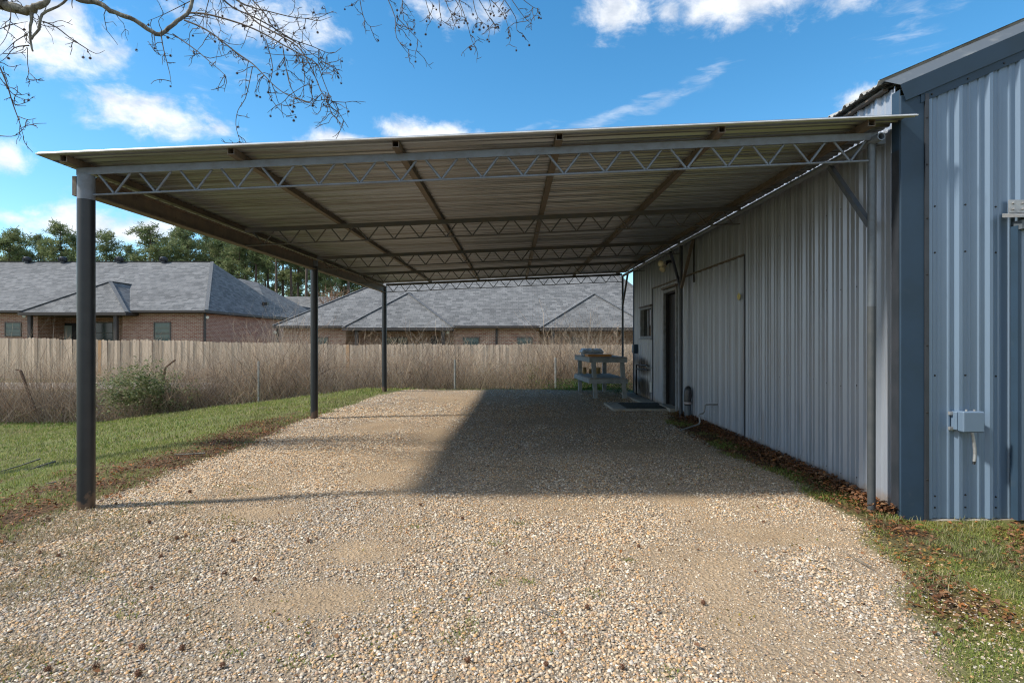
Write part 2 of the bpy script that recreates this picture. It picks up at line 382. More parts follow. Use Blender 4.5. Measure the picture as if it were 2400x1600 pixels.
def ground_z(x, y):
    x = np.asarray(x, float); y = np.asarray(y, float)
    s = np.maximum(-.13 * np.maximum(0, -x - 3.9), -1.12)
    s = s - .42 * sstep(14.5, 16.3, y) * (1 - sstep(3.5, 8, -x)) - .12 * sstep(14.8, 15.8, y) * sstep(3.5, 8, -x)
    s = np.maximum(s, -1.18)
    k = sstep(17.6, 20.3, y); s = s * (1 - k) + (-.5) * k
    h = sstep(25.5, 29.5, y); s = s + h * (.55 * sstep(-14, -17, x) + .05)
    s = s - .06 * sstep(2.3, 3.2, x) * (1 - sstep(4.2, 5.2, y)) - .05 * sstep(1.5, 3, x) * (1 - sstep(2.5, 4, y))
    s = s + .05 * (fbm(x * .45, y * .45, 3, 3) - .5) * sstep(2.9, 4.2, np.abs(x))
    s = s + .012 * (fbm(x * 1.3, y * 1.3, 5, 3) - .5)
    return s

def gravel_mask(x, y):
    w = .32 * (fbm(x * 2.2, y * 2.2, 11, 4) - .5)
    m = sstep(-.12, .14, x - np.interp(y, YL, XL) + w) * sstep(-.10, .12, np.interp(y, YR, XR) - x + w)
    return m * (1 - sstep(14.3, 14.75, y + w))

SAND = [(730, 1405, .42, .22), (900, 1120, .40, .35), (850, 1290, .3, .25), (960, 1085, .32, .3), (600, 1205, .35, .2), (1770, 1260, .35, .2), (1580, 1170, .3, .2), (880, 1000, .6, .6), (1060, 930, .8, 1.4)]
def sand_mask(x, y):
    m = 0 * x
    m = np.maximum(m, .62 * np.exp(-((x + 1.05 + .12 * np.sin(y * .9)) / .34) ** 2) * sstep(.34, .62, fbm(x * 1.1, y * .5, 25, 3)))
    m = np.maximum(m, .55 * np.exp(-((x - 1.35 + .12 * np.sin(y * .8)) / .32) ** 2) * sstep(.36, .62, fbm(x * 1.1, y * .5, 27, 3)))
    for px, py, a, b in SAND:
        Y = CAMZ * FPX / (py - CY); X = (px - CX) * Y / FPX
        d = ((x - X) / a) ** 2 + ((y - Y) / b) ** 2
        m = np.maximum(m, np.exp(-d * 1.1))
    return np.clip(m * (.6 + 1.0 * fbm(x * 2.4, y * 2.4, 21, 4)) + .55 * (sstep(.52, .68, fbm(x * .9, y * .9, 29, 4))), 0, 1)

def litter_mask(x, y):
    """brown leaves: along the foot of the shed, left bank, right corner"""
    n = fbm(x * 1.7, y * 1.7, 41, 4)
    wall = sstep(-.12, .1, x - np.interp(y, YR, XR)) * sstep(3.9, 4.6, y) * (1 - sstep(9.2, 10.0, y))
    bank = sstep(-.15, .15, np.interp(y, YL, XL) - x + .1) * (1 - sstep(.35, 1.3, np.interp(y, YL, XL) - x + (n - .5) * 1.3)) * (1 - sstep(8.2, 11, y))
    bank = np.maximum(bank, .9 * sstep(.5, .62, n) * sstep(-6.6, -5.4, x) * (1 - sstep(-3.4, -3.1, x)) * (1 - sstep(5.3, 6.4, y)))
    corner = sstep(-.1, .2, x - np.interp(y, YR, XR)) * (1 - sstep(4.0, 4.3, y)) * sstep(.42, .60, fbm(x * 1.5, y * 1.9, 47, 4)) * sstep(2.35, 2.8, y)
    return np.clip(np.maximum(np.maximum(wall * (.35 + .8 * sstep(.35, .6, fbm(x * 2.6, y * 2.6, 45, 3))), bank * (.55 + .55 * sstep(.38, .62, fbm(x * 3, y * 3, 49, 3)))), corner), 0, 1)

def axis(*segs):
    o = []
    for a, b, st in segs: o += list(np.arange(a, b, st))
    return np.array(o + [segs[-1][1]])
gx = axis((-900, -60, 60), (-60, -18, 3), (-18, -6.5, .25), (-6.5, 4.6, .055), (4.6, 20, .6), (20, 60, 5), (60, 900, 60))
gy = axis((-60, -2, 4), (-2, 1.5, .3), (1.5, 6.5, .055), (6.5, 15.5, .11), (15.5, 30, .3), (30, 60, 3), (60, 1500, 60))
XX, YY = np.meshgrid(gx, gy); x, y = XX.ravel(), YY.ravel()
zz = ground_z(x, y)
gm, sm, lm = gravel_mask(x, y), sand_mask(x, y), litter_mask(x, y)
n1 = fbm(x * 3, y * 3, 51, 4)[:, None]; n2 = fbm(x * .8, y * .8, 57, 4)[:, None]
grass = np.array([.12, .15, .04]) * (1 - n2) + np.array([.18, .17, .07]) * n2
soil = np.array([.10, .07, .045]) * (1 - n1) + np.array([.16, .12, .075]) * n1
grass = grass * (.45 + .55 * sstep(.3, .5, n1)) + soil * .55 * (1 - sstep(.3, .5, n1))
gcol = np.array([.22, .18, .135]) * (1 - n1) + np.array([.32, .26, .19]) * n1
scol = np.array([.45, .335, .215]) * (1 - n1 * .35)
gcol = gcol * (1 - sm[:, None]) + scol * sm[:, None]
lcol = np.array([.075, .045, .025]) * (1 - n1) + np.array([.13, .085, .045]) * n1
cm = (sstep(-.1, .25, x - np.interp(y, YR, XR)) * (1 - sstep(4.0, 4.3, y)) * sstep(.40, .58, fbm(x * 1.4, y * 1.8, 63, 4)))[:, None]
lcol = lcol * (1 - cm) + (np.array([.19, .14, .03]) * (1 - n1) + np.array([.16, .085, .025]) * n1) * cm
grass = grass * (1 - .8 * cm) + np.array([.19, .165, .035]) * .8 * cm
base = grass * (1 - lm[:, None]) + lcol * lm[:, None]
base = base * (1 - gm[:, None]) + gcol * gm[:, None]
nx, ny = len(gx), len(gy)
I = np.arange(nx * ny).reshape(ny, nx)
F = np.stack([I[:-1, :-1].ravel(), I[:-1, 1:].ravel(), I[1:, 1:].ravel(), I[1:, :-1].ravel()], 1)
M_GROUND = bpy.data.materials.new('ground'); M_GROUND.use_nodes = True
t = NT(M_GROUND.node_tree); b = t.n['Principled BSDF']; b.inputs['Roughness'].default_value = .95; b.inputs['Specular IOR Level'].default_value = .15
c = t.node('ShaderNodeAttribute', attribute_name='col').outputs['Color']; pos = t.node('ShaderNodeNewGeometry').outputs['Position']
vo = t.node('ShaderNodeTexVoronoi'); t.put(vo.inputs['Vector'], pos); vo.inputs['Scale'].default_value = 55
f1 = t.noise(pos, 30, 6, .7)
c = t.mix(.42, c, t.mix(vo.outputs['Color'], (.5, .5, .5), (1.25, 1.25, 1.25)), 'MULTIPLY')
c = t.mix(t.math('MULTIPLY', t.ramp(f1, .45, .75), .4), c, t.mix(.5, c, (.05, .04, .03)))
t.put(b.inputs['Base Color'], c)
bn = t.node('ShaderNodeBump'); bn.inputs['Strength'].default_value = .8; bn.inputs['Distance'].default_value = .012
t.put(bn.inputs['Height'], t.math('ADD', t.math('MULTIPLY', f1, .6), vo.outputs['Distance'])); t.put(b.inputs['Normal'], bn.outputs[0])
go = link(bpy.data.objects.new('ground', np_mesh('ground', np.stack([x, y, zz], 1), F, M_GROUND, base, True)))
tag(go, 'earth and lawn under the gravel drive and around it', kind='structure')

# pale gravel lane beyond the wire fence
M_LANE = mat('pale_lane_gravel', (.50, .47, .43), .95, 0, (.36, .33, .29), 9, bump=.6, bscale=30, coord='Object')
lx = np.arange(-34, 14.1, .5); v = []; f = []
for i, xx in enumerate(lx):
    for k, yy in enumerate(np.linspace(ALLEY0, ALLEY1, 8)):
        edge = (.25 * (fbm(xx * .7, k * 3.1, 61, 3) - .5) if k in (0, 7) else 0)
        v.append((xx, yy + edge, float(ground_z(xx, yy + edge)) + (.004 if k in (0, 7) else .03)))
n = 8
f = [(i * n + k, (i + 1) * n + k, (i + 1) * n + k + 1, i * n + k + 1) for i in range(len(lx) - 1) for k in range(n - 1)]
mb = MB().add(v, f, True); tag(mb.obj('gravel_lane', M_LANE), 'pale gravel lane running between wire fence and wooden fence', kind='structure')

# ------------------------------------------------------------------ shed
WX, WXR = 2.93, 2.908        # flat of the side wall, rib tops
FY = 4.20                    # flat of the front wall
WEND, WTOP = 13.46, 3.22
PER = .2286
DOOR = (9.93, 10.72, .06, 2.19); WIN = (11.70, 12.70, 1.36, 1.98)
PITCH = .43
def rib2(u):
    d = u % PER; d = min(d, PER - d); h = .036 * min(1, max(0, (.034 - d) / .016))
    for m_ in (PER / 3, 2 * PER / 3):
        e = abs((u % PER) - m_); h = max(h, .017 * min(1, max(0, (.014 - e) / .006)))
    return h
def rib(u):
    """height of a nine inch ribbed panel at distance u"""
    d = u % PER; d = min(d, PER - d)
    h = 0
    if d < .034: h = .022 * min(1, (.034 - d) / .021)
    for m_ in (PER / 3, 2 * PER / 3):
        e = abs((u % PER) - m_)
        if e < .014: h = max(h, .0075 * min(1, (.014 - e) / .008))
    return h
KN = []
for k in range(-1, 6):
    o = k * PER
    KN += [o - .034, o - .013, o + .013, o + .034]
    for m_ in (PER / 3, 2 * PER / 3): KN += [o + m_ - .014, o + m_ - .006, o + m_ + .006, o + m_ + .014]
KN = sorted(KN)
PW = .9144
shed = empty('metal_shed', (WX, 8, 0), 'long blue-grey ribbed metal shed with dark corner trim beside the carport', 'shed')
shed_inv = Vector((WX, 8, 0))
def sobj(mb, name, m, parent=None, bevel=0):
    """part of the shed built in world coordinates"""
    off = shed_inv if parent is None else shed_inv
    mb.v = [(a - off.x, b - off.y, c - off.z) for a, b, c in mb.v]
    return mb.obj(name, m, parent or shed, bevel)
# material with soot stain near the burnt corner and mud splash at the foot
t = NT(M_WALL.node_tree); b = t.n['Principled BSDF']; old = b.inputs['Base Color'].links[0].from_socket
pos = t.node('ShaderNodeNewGeometry').outputs['Position']; sp = t.node('ShaderNodeSeparateXYZ'); t.put(sp.inputs[0], pos)
def bump2(y0, ry, z0, rz):
    u = t.math('DIVIDE', t.math('SUBTRACT', sp.outputs[1], y0), ry); w = t.math('DIVIDE', t.math('SUBTRACT', sp.outputs[2], z0), rz)
    return t.math('SUBTRACT', 1, t.math('ADD', t.math('MULTIPLY', u, u), t.math('MULTIPLY', w, w)))
so = t.math('MAXIMUM', bump2(12.35, .75, .22, .28), bump2(12.45, .7, .70, .22))
so = t.ramp(t.math('ADD', so, t.math('MULTIPLY', t.noise(pos, 5, 4), .5)), .1, 1.1)
cl = t.mix(t.math('MULTIPLY', so, .9), old, (.012, .011, .012))
chip = t.ramp(t.noise(pos, 22, 3), .72, .74)
low = t.math('MULTIPLY', t.ramp(sp.outputs[2], .42, .05), chip)
cl = t.mix(t.math('MULTIPLY', low, .8), cl, (.62, .62, .60))
mud = t.ramp(t.math('ADD', t.ramp(sp.outputs[2], .22, .0), t.math('MULTIPLY', t.noise(pos, 12, 5, .65), .8)), .75, 1.35)
cl = t.mix(t.math('MULTIPLY', mud, .6), cl, (.24, .18, .12))
drip = t.ramp(t.noise(t.mapping(pos, (1, 7, .35)), 2.2, 5, .6), .58, .72)
cl = t.mix(t.math('MULTIPLY', drip, .35), cl, (.15, .125, .10))
t.put(b.inputs['Base Color'], cl)

def side_panel(y0, y1):
    ys = [y0, y1] + [y0 + k for k in KN if y0 < y0 + k < y1]
    cuts = [o for o in (DOOR[0], DOOR[1], WIN[0], WIN[1]) if y0 < o < y1]
    ys = sorted(set(round(q, 5) for q in ys + cuts))
    mb = MB()
    for a, c in zip(ys[:-1], ys[1:]):
        m_ = (a + c) / 2; zr = [(.015, WTOP)]
        if DOOR[0] < m_ < DOOR[1]: zr = [(DOOR[3], WTOP)]
        if WIN[0] < m_ < WIN[1]: zr = [(.015, WIN[2]), (WIN[3], WTOP)]
        xa, xc = WX - rib(a - y0), WX - rib(c - y0)
        for lo, hi in zr: mb.add([(xa, a, lo), (xc, c, lo), (xc, c, hi), (xa, a, hi)], [(0, 3, 2, 1)])
    return mb
y0 = 4.25; base_panel = None
while y0 < WEND - .02:
    y1 = min(y0 + PW + .01, WEND)
    has = any(y0 < o < y1 for o in (DOOR[0], DOOR[1], WIN[0], WIN[1])) or y1 - y0 < PW
    jit = random.uniform(-.0015, .0015)
    if has or base_panel is None:
        mb = side_panel(y0, y1); mb.v = [(a + jit, b_, c_) for a, b_, c_ in mb.v]
        o = sobj(mb, 'wall_panel', M_WALL)
        if not has: base_panel = (o.data, y0)
    else:
        inst('wall_panel', base_panel[0], shed, (jit, y0 - base_panel[1], 0))
    y0 += PW
# front (gable) wall
RIDGE_X = 7.4
def gable_z(xx): return 3.06 + PITCH * (min(xx, 2 * RIDGE_X - xx) - 2.93)
x0 = 3.09
while x0 < 11.7:
    x1 = min(x0 + PW + .01, 11.75); xs = sorted(set([x0, x1] + [x0 + k + .03 for k in KN if x0 < x0 + k + .03 < x1] + ([RIDGE_X] if x0 < RIDGE_X < x1 else [])))
    mb = MB(); jit = random.uniform(-.0015, .0015)
    for a, c in zip(xs[:-1], xs[1:]):
        ya, yc = FY - rib(a - x0 - .03) + jit, FY - rib(c - x0 - .03) + jit
        mb.add([(a, ya, -.045), (c, yc, -.045), (c, yc, gable_z(c) + .06), (a, ya, gable_z(a) + .06)], [(0, 1, 2, 3)])
    sobj(mb, 'front_panel', M_FACADE); x0 += PW
# plain back and right side so the building is closed
mb = MB().add([(2.93, WEND, 0), (11.8, WEND, 0), (11.8, WEND, 3.1), (RIDGE_X, WEND, gable_z(RIDGE_X)), (2.93, WEND, 3.1)], [(4, 3, 2, 1, 0)])
mb.add([(11.8, FY, 0), (11.8, WEND, 0), (11.8, WEND, 3.1), (11.8, FY, 3.1)], [(0, 1, 2, 3)]); sobj(mb, 'rear_wall', M_FACADE)
# corner trims
mb = MB().box((2.903, 4.182, -.07), (3.078, 4.196, 3.12)); mb.box((2.903, 4.197, -.07), (2.916, 4.285, 3.17)); sobj(mb, 'corner_trim', M_TRIM, bevel=.003)
mb = MB().box((2.899, 4.199, -.06), (2.9025, 4.282, 2.72)); sobj(mb, 'corner_trim', M_TRIM_DARK)
mb = MB().box((3.079, 4.172, -.07), (3.108, 4.194, 3.13)); sobj(mb, 'trim_lip', M_TRIM_DARK)
mb = MB().box((2.897, WEND - .07, 0), (2.912, WEND + .01, WTOP)); mb.box((2.897, WEND + .01, 0), (3.05, WEND + .024, WTOP)); sobj(mb, 'corner_trim', M_TRIM)
mb = MB().box((2.88, FY - .02, -.30), (11.85, FY + .12, -.05)); mb.box((2.895, FY + .12, -.30), (3.05, WEND, .012)); sobj(mb, 'foundation', M_CONC, bevel=.01)
# rake trim along the gable
sx = 1.0
def rake(mirror=False, seg=(0, 1)):
    mb = MB(); pts = [[(4.30, 0), (4.165, 0), (4.160, .135)], [(4.161, .136), (4.29, .235), (4.33, .225)]][seg]; m3 = len(pts)
    xa, xb = 2.93, RIDGE_X
    v = []
    for xx, cutx in ((xa, 1), (xb, 0)):
        for k, (yy, dz) in enumerate(pts):
            x_ = xx - (dz * .34 if cutx else 0)
            z_ = 3.075 + PITCH * (x_ - 2.93) + dz
            v.append((2 * RIDGE_X - x_ if mirror else x_, yy, z_))
    mb.add(v, [(k, m3 + k, m3 + 1 + k, 1 + k) for k in range(m3 - 1)])
    return mb
sobj(rake(False, 0), 'rake_fascia', M_TRIM); sobj(rake(True, 0), 'rake_fascia', M_TRIM)
sobj(rake(False, 1), 'rake_trim', mat('rake_trim_paint', (.085, .10, .115), .5, 0, (.17, .18, .18), 7, amt=.9, lo=.5, hi=.75)); sobj(rake(True, 1), 'rake_trim', M_TRIM)
v = [(2.93 + .12, 4.176, gable_z(3.05) - .05), (RIDGE_X, 4.176, gable_z(RIDGE_X) - .05), (RIDGE_X, 4.176, gable_z(RIDGE_X) + .02), (3.05, 4.176, gable_z(3.05) + .02)]
mb = MB().prism(v, (0, .012, 0)); sobj(mb, 'rake_batten', M_TRIM)
# shed roof sheets with ribs down the slope
def slope_sheet(y0, y1, x0, x1, zf, h=1.0):
    ys = sorted(set([y0, y1] + [y0 + k for k in KN if y0 < y0 + k < y1])); mb = MB()
    for a, c in zip(ys[:-1], ys[1:]):
        za, zc = rib(a - y0) * h, rib(c - y0) * h
        mb.add([(x0, a, zf(x0) + za), (x1, a, zf(x1) + za), (x1, c, zf(x1) + zc), (x0, c, zf(x0) + zc)], [(0, 1, 2, 3)])
        mb.add([(x0, a, zf(x0) + za - .006), (x1, a, zf(x1) + za - .006), (x1, c, zf(x1) + zc - .006), (x0, c, zf(x0) + zc - .006)], [(3, 2, 1, 0)])
        mb.add([(x0, a, zf(x0) + za - .006), (x0, a, zf(x0) + za), (x0, c, zf(x0) + zc), (x0, c, zf(x0) + zc - .006)], [(0, 3, 2, 1)])
    return mb
zr = lambda xx: 3.262 + PITCH * (min(xx, 2 * RIDGE_X - xx) - 2.82)
proto = None; y0 = 4.30
while y0 < WEND:
    if proto is None: proto = sobj(slope_sheet(y0, y0 + PW + .01, 2.82, RIDGE_X, zr, 1.3), 'roof_sheet', M_SHEDROOF).data
    else: inst('roof_sheet', proto, shed, (0, y0 - 4.30, .002 * (int(y0 * 7) % 2)))
    y0 += PW
sobj(slope_sheet(4.30, WEND + .2, RIDGE_X, 11.95, zr, 1), 'roof_sheet', M_SHEDROOF)
mb = MB().box((2.872, 4.34, 3.222), (2.915, WEND, 3.238)); sobj(mb, 'eave_closure', M_OLDSTEEL)
for ya, yb in ((5.3, 8.97), (9.9, WEND - .08)):
    mb = MB().prism([(2.9085, ya, 2.905 + .009 * (ya - 4.3)), (2.9085, yb, 2.905 + .009 * (yb - 4.3)), (2.9085, yb, 2.925 + .009 * (yb - 4.3)), (2.9085, ya, 2.925 + .009 * (ya - 4.3))], (.024, 0, 0)); sobj(mb, 'gap_light_blocker', M_OLDSTEEL)  # added strip that blocks sunlight leaking between roof sheet and wall
# screws
mb = MB()
def screw(mb, p, ax, r=.0065):
    q = Vector(p); d = Vector(ax); mb.tube([q, q + d * .006], [r, r * .8], 6)
for k in range(40):
    yy = 4.25 + .05 + k * PER
    for z in (.12, .9, 1.75, 2.45):
        if yy < WEND - .1 and not (DOOR[0] - .05 < yy < DOOR[1] + .05 and z < 2.3) and not (WIN[0] < yy < WIN[1] and 1.3 < z < 2): screw(mb, (WX, yy, z + random.uniform(-.02, .02)), (-1, 0, 0))
for k in range(30):
    xx = 3.09 + .03 + .05 + k * PER
    for z in (.03, .12, 1.02, 1.95, 2.3): screw(mb, (xx, FY, z + random.uniform(-.01, .01)), (0, -1, 0), .008)
for z in (.25, .75, 1.25, 1.78, 2.2, 2.6, 2.95): screw(mb, (3.094, 4.172, z), (0, -1, 0), .008)
for k in range(16): screw(mb, (3.13 + k * .27, 4.176, gable_z(3.13 + k * .27) - .02), (0, -1, 0), .008)
o = sobj(mb, 'screw', M_BLACK); o['kind'] = 'stuff'
# old bay outline: header drip trim and jambs
mb = MB().box((2.895, 7.02, 2.352), (2.93, 11.64, 2.374)); sobj(mb, 'header_trim', M_OLDSTEEL)
for yy in (7.0, 11.62):
    mb = MB().box((2.898, yy - .012, .02), (2.93, yy + .012, 2.36)); sobj(mb, 'jamb_trim', M_TRIM_DARK)
mb = MB().box((2.90, 8.98, 2.22), (2.93, 9.0, 2.95)); sobj(mb, 'panel_gap', M_BLACK)
mb = MB().box((2.895, 6.96, .03), (2.93, 7.12, .05)); sobj(mb, 'jamb_foot', M_TRIM_DARK)
# door
a, c, z0, z1 = DOOR
door = sobj(MB().box((2.985, a + .05, z0 + .02), (3.02, c - .05, z1 - .05)), 'door', M_BLACK)
sobj(MB().box((2.979, c - .30, z0 + .05), (2.984, c - .27, z1 - .10)), 'weather_strip', M_TRIM_DARK, door)
mb = MB().tube([(2.985, a + .14, 1.03), (2.955, a + .14, 1.03)], .012, 8); mb.lathe([(0, -.03), (.024, -.018), (.028, 0), (.024, .018), (0, .03)], 10, (2.945, a + .14, 1.03)); sobj(mb, 'knob', M_BRASS, door)
mb = MB()
mb.box((2.885, a - .05, z0 - .04), (2.935, a + .008, z1 + .05)); mb.box((2.885, c - .008, z0 - .04), (2.935, c + .05, z1 + .05)); mb.box((2.887, a + .009, z1 - .008), (2.935, c - .009, z1 + .045))
sobj(mb, 'door_frame', M_FRAMEGREY, bevel=.004)
mb = MB().box((2.936, a, z0), (3.03, a + .03, z1)); mb.box((2.936, c - .03, z0), (3.03, c, z1)); mb.box((2.937, a + .031, z1 - .03), (3.03, c - .031, z1)); sobj(mb, 'door_reveal', M_BLACK)
mb = MB().box((2.862, a - .07, z1 + .062), (2.93, c + .07, z1 + .10)); sobj(mb, 'door_drip_cap', M_OLDSTEEL)
mb = MB().box((2.80, a + .02, z0 - .045), (3.03, c - .02, z0 + .012)); sobj(mb, 'threshold', M_CONC)
# window
a, c, z0, z1 = WIN
mb = MB(); mb.box((2.892, a - .03, z0 - .03), (2.985, a + .02, z1 + .03)); mb.box((2.892, c - .02, z0 - .03), (2.985, c + .03, z1 + .03))
mb.box((2.893, a + .021, z0 - .029), (2.985, c - .021, z0 + .018)); mb.box((2.893, a + .021, z1 - .018), (2.985, c - .021, z1 + .029))
wn = sobj(mb, 'window', M_FRAMEGREY, bevel=.003)
sobj(MB().box((2.865, a - .05, z1 + .032), (2.93, c + .05, z1 + .06)), 'drip_cap', M_OLDSTEEL, wn)
sobj(MB().box((2.868, a - .04, z0 - .055), (2.93, c + .04, z0 - .032)), 'sill', M_FRAMEGREY, wn)
m_ = (a + c) / 2
sobj(MB().box((2.945, m_ - .02, z0 + .019), (2.975, m_ + .02, z1 - .019)), 'sash_rail', M_FRAMEGREY, wn)
sobj(MB().box((2.962, a + .021, z0 + .019), (2.968, m_ - .021, z1 - .019)), 'pane', M_GLASSDARK, wn)
sobj(MB().box((2.972, m_ + .021, z0 + .019), (2.978, c - .021, z1 - .019)), 'pane', M_GLASSDARK, wn)
for q0 in (a + .03, m_ - .05): sobj(MB().box((2.950, q0, z0 + .03), (2.957, q0 + .02, z1 - .03)), 'sash_stile', M_FRAMEGREY, wn)

# ------------------------------------------------------------------ concrete pad, mat
def pad(lo, hi, name, label, m):
    mb = MB().box(lo, hi); return tag(mb.obj(name, m, bevel=.012), label, kind='structure')
pad((1.82, 10.12, -.1), (2.893, 11.22, .045), 'concrete_slab', 'small concrete pad in front of the shed door', M_CONC)
pad((2.58, 11.225, -.1), (2.893, 13.40, .04), 'concrete_apron', 'narrow concrete strip along the shed foot past the door', M_CONC)
mb = MB()
for k in range(17):
    yy = 10.22 + k * .05; mb.box((2.08, yy - .008, .047), (2.84, yy + .008, .060))
for k in range(14):
    xx = 2.08 + k * .0585; mb.box((xx - .008, 10.21, .0465), (xx + .008, 11.03, .0585))
mb.box((2.075, 10.205, .0455), (2.845, 11.035, .050))
tag(mb.obj('door_mat', M_RUBBER), 'black ribbed rubber mat lying on the concrete pad by the door', 'mat')

# ------------------------------------------------------------------ carport
TY = [4.31 + 2.44 * k for k in range(5)]
CLX = {0: -3.29, 2: -3.265, 4: -3.235}; CRX = 2.765
def chord_z(xx, yy): return 2.618 + .0441 * (xx + 3.17) + .009 * (yy - 4.31)      # top of the truss
def sheet_z(xx, yy): return chord_z(xx, yy) + .053
car = empty('carport', (-.25, 9.2, 0), 'open steel carport with grey trusses, dark columns and ribbed sheet roof', 'carport')
cof = Vector((-.25, 9.2, 0))
def cobj(mb, name, m, parent=None, bevel=0):
    mb.v = [(a - cof.x, b - cof.y, c - cof.z) for a, b, c in mb.v]; return mb.obj(name, m, parent or car, bevel)
def lx_at(yy): return np.interp(yy, [TY[0], TY[2], TY[4]], [CLX[0], CLX[2], CLX[4]])
for k in (0, 2, 4):
    yy = TY[k]; xx = CLX[k]; zt = chord_z(xx, yy) - .055
    g = float(ground_z(xx, yy))
    cap0 = zt - .19 if k == 0 else zt - .10
    pts = [(xx, yy, g - .3), (xx, yy, cap0)]
    mb = MB().tube(pts, .059, 20); cc_ = cobj(mb, 'column', M_COLUMN)
    mb = MB().tube([(xx, yy, cap0 + .001), (xx, yy, zt - .002)], .0585, 20); cobj(mb, 'column_top', M_PAINTSTEEL, cc_)
    mb = MB().box((xx - .085, yy - .03, zt - .16), (xx - .056, yy + .03, zt - .012)); cobj(mb, 'bracket', M_OLDSTEEL, cc_)
pz = lambda yy: 2.822 + .009 * (yy - 4.31)
for k in (0, 2, 4):
    yy = TY[k]; g = float(ground_z(CRX, yy))
    mb = MB().tube([(CRX, yy, g - .3), (CRX, yy, pz(yy) - .024)], .027, 14); cobj(mb, 'column', M_COLGREY if k == 0 else M_TRIM_DARK)
    for s in ((1,) if k == 0 else (1, -1) if k == 2 else (-1,)):
        mb = MB().bar((CRX, yy + s * .02, pz(yy) - (.64 if k == 0 else .72)), (CRX, yy + s * (.56 if k == 0 else .62), pz(yy) - .026), .04, .04); cobj(mb, 'brace', M_BRACE if k == 0 else M_TRIM_DARK if s == 1 else M_OLDSTEEL)
# near column is one pipe: added tube makes its lower part darker
mb = MB().tube([(CRX, TY[0], -.25), (CRX, TY[0], 1.55)], .0285, 14, caps=False); cobj(mb, 'column_lower_tube', M_LOWPIPE)
# left I beam under the trusses
def ibeam(xc, ya, yb, ztop, h, wd):
    mb = MB()
    for x0_, x1_, dz0, dz1 in ((-wd / 2, wd / 2, -.012, 0), (-.004, .004, -h + .0125, -.0125), (-wd / 2, wd / 2, -h, -h + .012)):
        v = []
        for yy in (ya, yb):
            xb_ = lx_at(yy); zt = ztop(yy); v += [(xb_ + x0_, yy, zt + dz0), (xb_ + x1_, yy, zt + dz0), (xb_ + x1_, yy, zt + dz1), (xb_ + x0_, yy, zt + dz1)]
        mb.add(v, [(0, 1, 2, 3), (7, 6, 5, 4), (0, 4, 5, 1), (1, 5, 6, 2), (2, 6, 7, 3), (3, 7, 4, 0)])
    return mb
cobj(ibeam(0, 4.36, 14.16, lambda yy: chord_z(lx_at(yy), yy) - .056, .155, .09), 'side_beam', M_OLDSTEEL)
# right pipe beam, open end to the front
mb = MB(); yy0, yy1 = 4.20, 14.15
mb.tube([(CRX + .005, yy0, pz(yy0)), (CRX + .005, yy1, pz(yy1))], .030, 16, caps=False)
mb.tube([(CRX + .005, yy1, pz(yy1)), (CRX + .005, yy0, pz(yy0))], .023, 16, caps=False)
vs = []; n = 16
for k in range(n):
    a_ = 2 * math.pi * k / n
    for r_ in (.030, .023): vs.append((CRX + .005 + r_ * math.cos(a_), yy0, pz(yy0) + r_ * math.sin(a_)))
mb.add(vs, [(2 * k, 2 * ((k + 1) % n), 2 * ((k + 1) % n) + 1, 2 * k + 1) for k in range(n)])
cobj(mb, 'side_pipe', M_PAINTSTEEL)
mb = MB().box((CRX + .04, 4.30, 2.80), (CRX + .105, 4.36, 2.86)); cobj(mb, 'end_bracket', M_PAINTSTEEL)
# trusses
for k, yy in enumerate(TY):
    m = M_PAINTSTEEL if k == 0 else M_TRUSS_SHADED
    xl, xr = float(lx_at(yy)) - .06 + (.11 if k else 0), CRX + (.035 if k == 0 else -.02)
    tr = bpy.data.objects.new('truss', None); link(tr, car)
    tr.location = (0, 0, 0)
    v = []
    # angle-iron top chord: upright leg to the front, flat leg behind
    for (y_a, y_b, d0, d1) in ((yy - .022, yy - .016, -.055, 0), (yy - .0155, yy + .03, -.006, -.0005)):
        v = [(xl, y_a, chord_z(xl, yy) + d0), (xr, y_a, chord_z(xr, yy) + d0), (xr, y_a, chord_z(xr, yy) + d1), (xl, y_a, chord_z(xl, yy) + d1)]
        if v: 
            mb0 = MB() if d1 == 0 else mb0
            mb0.prism(v, (0, y_b - y_a, 0))
    cobj(mb0, 'top_chord', m, tr)
    bz = lambda xx: chord_z(xx, yy) - .208
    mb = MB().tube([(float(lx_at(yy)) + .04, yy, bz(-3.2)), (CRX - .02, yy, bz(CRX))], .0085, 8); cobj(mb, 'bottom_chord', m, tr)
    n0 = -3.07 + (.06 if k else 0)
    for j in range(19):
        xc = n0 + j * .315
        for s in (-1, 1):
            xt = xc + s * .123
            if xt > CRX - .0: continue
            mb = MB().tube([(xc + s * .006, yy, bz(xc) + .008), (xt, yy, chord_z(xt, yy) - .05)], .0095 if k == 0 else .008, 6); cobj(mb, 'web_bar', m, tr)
# purlins: square tubes running front to back
PX = [-3.33, -2.09, -.87, .345, 1.55, 2.66]
for i, xx in enumerate(PX):
    a_, b_ = 4.14, 14.28; w = .026; tk = .005; mb = MB()
    ring = lambda yy, r: [(xx + sx_ * r, yy, chord_z(xx, yy) + .0265 + sz_ * r) for sx_, sz_ in ((-1, -1), (1, -1), (1, 1), (-1, 1))]
    A, B, C, D = ring(a_, w), ring(b_, w), ring(a_, w - tk), ring(b_, w - tk)
    mb.add(A + B + C + D, [(k, k + 4, (k + 1) % 4 + 4, (k + 1) % 4) for k in range(4)] + [(8 + k, 8 + (k + 1) % 4, 12 + (k + 1) % 4, 12 + k) for k in range(4)] + [(k, (k + 1) % 4, 8 + (k + 1) % 4, 8 + k) for k in range(4)])
    cobj(mb, 'purlin', M_OLDSTEEL)
